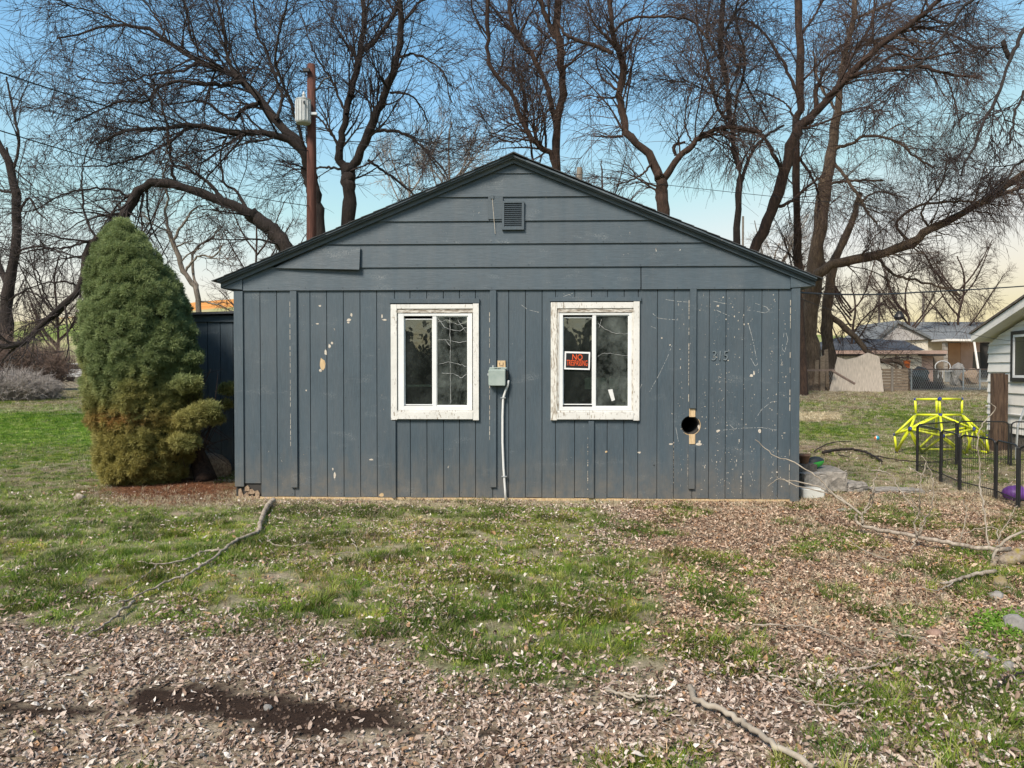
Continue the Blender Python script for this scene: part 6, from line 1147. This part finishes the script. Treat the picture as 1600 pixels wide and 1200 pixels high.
GREEN = col_mix([(.075, .145, .018), (.15, .235, .028), (.25, .31, .045), (.38, .38, .13)], [.33, .35, .22, .10])
STRAW = col_mix([(.56, .48, .32), (.43, .36, .23), (.32, .25, .15), (.62, .55, .39)])
def put(name, var, x, y, sc, col, mat, tilt, z=.0, lab=None, seed=0):
    n = len(x); zz = height(x, y)+z; rot = np.stack([rng.normal(size=n)*tilt, rng.normal(size=n)*tilt, rng.random(n)*6.283], -1)
    o = scatter(name, var, np.stack([x, y, zz], -1), rot, np.repeat(sc[:, None], 3, 1), col, mat, None, seed); return tag(o, lab, None, None, 'stuff')
# dead leaves
x, y = sample(390000, 2.3, 9.6, .3); Z = zones(x, y); k = (rng.random(len(x)) < Z[1]*.95*(1-.35*Z[0])) & outside(x, y); x, y, d_, gl_ = x[k], y[k], Z[1][k], Z[0][k]
lf = [leafv(s, L, W, c) for s, (L, W, c) in enumerate(((.052, .015, .04), (.06, .014, .06), (.046, .019, .05), (.026, .016, .1), (.066, .017, .05), (.03, .010, .1), (.04, .026, .08), (.018, .014, .1), (.024, .007, .1), (.05, .021, .07), (.058, .012, .05), (.016, .008, .1), (.02, .011, .12), (.028, .012, .08), (.034, .010, .08)))]
far_c = LEAFC(len(x)); px_, py_ = to_px(x, y); warm = (sstep(900, 1060, px_)*(1-sstep(960, 1080, py_)))[:, None]; far_c = far_c*(1-warm)+far_c*np.array([.98, .88, .76])*warm
gz = rng.random(len(x)); put('dead_leaves', lf, x, y, rng.uniform(.5, 1.08, len(x)), far_c, 'dead_leaf', .45, .003+.010*gz+.035*gl_*gz, 'pale curled dead leaves covering the yard')
x, y = sample(26000, 9.6, 17, .6); Z = zones(x, y); k = (rng.random(len(x)) < Z[1]*.7+.10) & outside(x, y); x, y = x[k], y[k]
put('dead_leaves', lf[:4], x, y, rng.uniform(.8, 1.3, len(x)), LEAFC(len(x)), 'dead_leaf', .4, .008, 'brown dead leaves scattered over the back lawn')
big = leafv(77, .075, .06, .05); x = np.array([gp(*p).x for p in ((770, 838), (998, 945), (1274, 935), (362, 906), (1190, 880))]); y = np.array([gp(*p).y for p in ((770, 838), (998, 945), (1274, 935), (362, 906), (1190, 880))])
put('broad_leaves', [big], x, y, np.full(len(x), 1.0), np.tile((.40, .24, .12), (len(x), 1)), 'dead_leaf', .3, .03, 'few broad tan maple like leaves')
# grass
near = [blade_tuft(s, 13, .062, .032, .0040) for s in range(5)]
x, y = sample(118000, 2.3, 9.3, .2); Z = zones(x, y); k = (rng.random(len(x)) < Z[0]**1.1*.95) & outside(x, y); x, y, gg = x[k], y[k], Z[0][k]
dm = (rng.random((len(x), 1)) < (.06+.34*Z[2][k]*(to_px(x, y)[0] < 700))[:, None]); c = np.where(dm, STRAW(len(x))*.8, GREEN(len(x))); ye = (fbm(x, y, 1.1, 51) > .53)[:, None]*rng.random((len(x), 1))*.7; c = c*(1-ye)+c*np.array([1.7, 1.25, 1.0])*ye; tn = (fbm(x, y, 3.4, 71)-.5)[:, None]; c = c*np.clip(1.12+tn*2.6, .5, 1.6)
put('grass', near, x, y, rng.uniform(.55, 1.1, len(x))*(.62+.5*gg+1.6*np.clip(.5-fbm(x, y, 3.4, 71), -.1, .3)), c, 'grass_blade', .12, 0, 'green grass growing through the dead leaves')
# taller clumps
x, y = sample(16000, 2.3, 9.0, .1); Z = zones(x, y); px_, py_ = to_px(x, y); tall = np.maximum(sstep(.05, .12, fbm(x, y, 1.9, 61)-.5), sstep(.0, .08, fbm(x, y, 2.2, 66)-.5)*sstep(1040, 1090, py_)*sstep(1280, 1340, px_))*(py_ > 860); k = (rng.random(len(x)) < tall*np.where(px_ > 860, .25+.75*Z[0], Z[0]*(py_ < 1020))) & (Z[3] < .3); x, y = x[k], y[k]
put('grass', [blade_tuft(s+20, 26, .105, .038, .0042) for s in range(3)], x, y, rng.uniform(.6, 1.15, len(x)), GREEN(len(x))*1.05, 'grass_blade', .15, 0, 'taller green grass tufts in the foreground')
# straw: dry blades by the wall foot and in patches
x, y = sample(34000, 4.5, 10.2, .3); Z = zones(x, y); px_, py_ = to_px(x, y); wall = sstep(776, 782, py_)*(1-sstep(786, 797, py_)); cor = np.exp(-(((px_-310)/100)**2+((py_-786)/11)**2)); rt = sstep(1180, 1260, px_)*(1-sstep(940, 990, py_))*.5
k = (rng.random(len(x)) < np.clip(wall*.55+cor*1.3+rt*Z[2]*1.5+.05, 0, 1)) & outside(x, y); x, y = x[k], y[k]; near_s = [blade_tuft(s+40, 9, .06, .035, .0034) for s in range(4)]
put('dry_grass', near_s, x, y, rng.uniform(.6, 1.5, len(x)), STRAW(len(x)), 'grass_blade', .3, 0, 'straw coloured dry grass along the wall foot')
# back and left lawn in larger tufts
midt = [blade_tuft(s+60, 26, .055, .085, .008) for s in range(4)]
x, y = sample(80000, 9.0, 38, .8); Z = zones(x, y); px_, py_ = to_px(x, y); vis = (px_ < 420) | (px_ > 1200); k = (rng.random(len(x)) < .45+.55*Z[0]) & outside(x, y) & vis & (Z[4] < .55); x, y = x[k], y[k]; g_ = Z[0][k][:, None]; px_, py_ = px_[k], py_[k]
c = GREEN(len(x)); s_ = STRAW(len(x))*.8; pick = (rng.random((len(x), 1)) < g_*.95+.02); c = np.where(pick, c, s_); br_ = (sstep(642, 650, py_)*(1-sstep(690, 705, py_))*(px_ < 330))[:, None]; c = c*(1-br_)+c*np.array([1.0, 1.2, .9])*br_
put('grass', midt, x, y, (.75+1.1*sstep(9, 36, y))*rng.uniform(.7, 1.25, len(x)), c, 'grass_blade', .12, 0, 'mixed green and dry lawn beside and behind the house')
x, y = sample(1700, 12, 24, 1.0); px_, py_ = to_px(x, y); k = np.exp(-(((px_-1275)/40)**2+((py_-652)/6)**2)) > .35; xx = np.stack(gpv(1250+60*rng.random(900), 647+11*rng.random(900)), -1)
put('dry_grass', midt, xx[:, 0], xx[:, 1], rng.uniform(1.0, 1.8, len(xx)), STRAW(len(xx))*1.25, 'grass_blade', .2, 0, 'pale straw patch on the back lawn')
# red brown needles under the conifer
xx = np.stack(gpv(275+66*rng.normal(size=9000), 768+11*rng.normal(size=9000)), -1); k = outside(xx[:, 0], xx[:, 1]); xx = xx[k]; nl_ = [leafv(s+90, .05, .0035, .15) for s in range(3)]
put('needle_litter', nl_, xx[:, 0], xx[:, 1], rng.uniform(.8, 1.6, len(xx)), col_mix([(.20, .085, .04), (.30, .15, .08), (.12, .05, .03)])(len(xx)), 'dead_leaf', .25, .01, 'reddish needle litter under the conifer')
# fine crumbs on the dark soil and chickweed at the rocks
xx = np.stack(gpv(1568+26*rng.normal(size=600), 982+11*rng.normal(size=600)), -1); wv = [leafv(s+120, .022, .018, .2) for s in range(3)]
put('chickweed', wv, xx[:, 0], xx[:, 1], rng.uniform(.6, 1.3, len(xx)), col_mix([(.16, .30, .03), (.24, .38, .06), (.10, .22, .02)])(len(xx)), 'grass_blade', .5, .02+.02*rng.random(len(xx)), 'bright green low weeds around the rocks')
x, y = sample(60000, 2.5, 5.5, .2); Z = zones(x, y); k = rng.random(len(x)) < Z[3]*.5; x, y = x[k], y[k]
put('soil_crumbs', [(lambda b: (b.v, b.f))(blob(.006, .005, .004, s, 1, .3)) for s in range(3)], x, y, rng.uniform(.5, 2.0, len(x)), col_mix([(.05, .033, .024), (.09, .06, .045), (.16, .11, .08)])(len(x)), 'dead_leaf', 1.0, .002, 'dark crumbly bare soil patches')
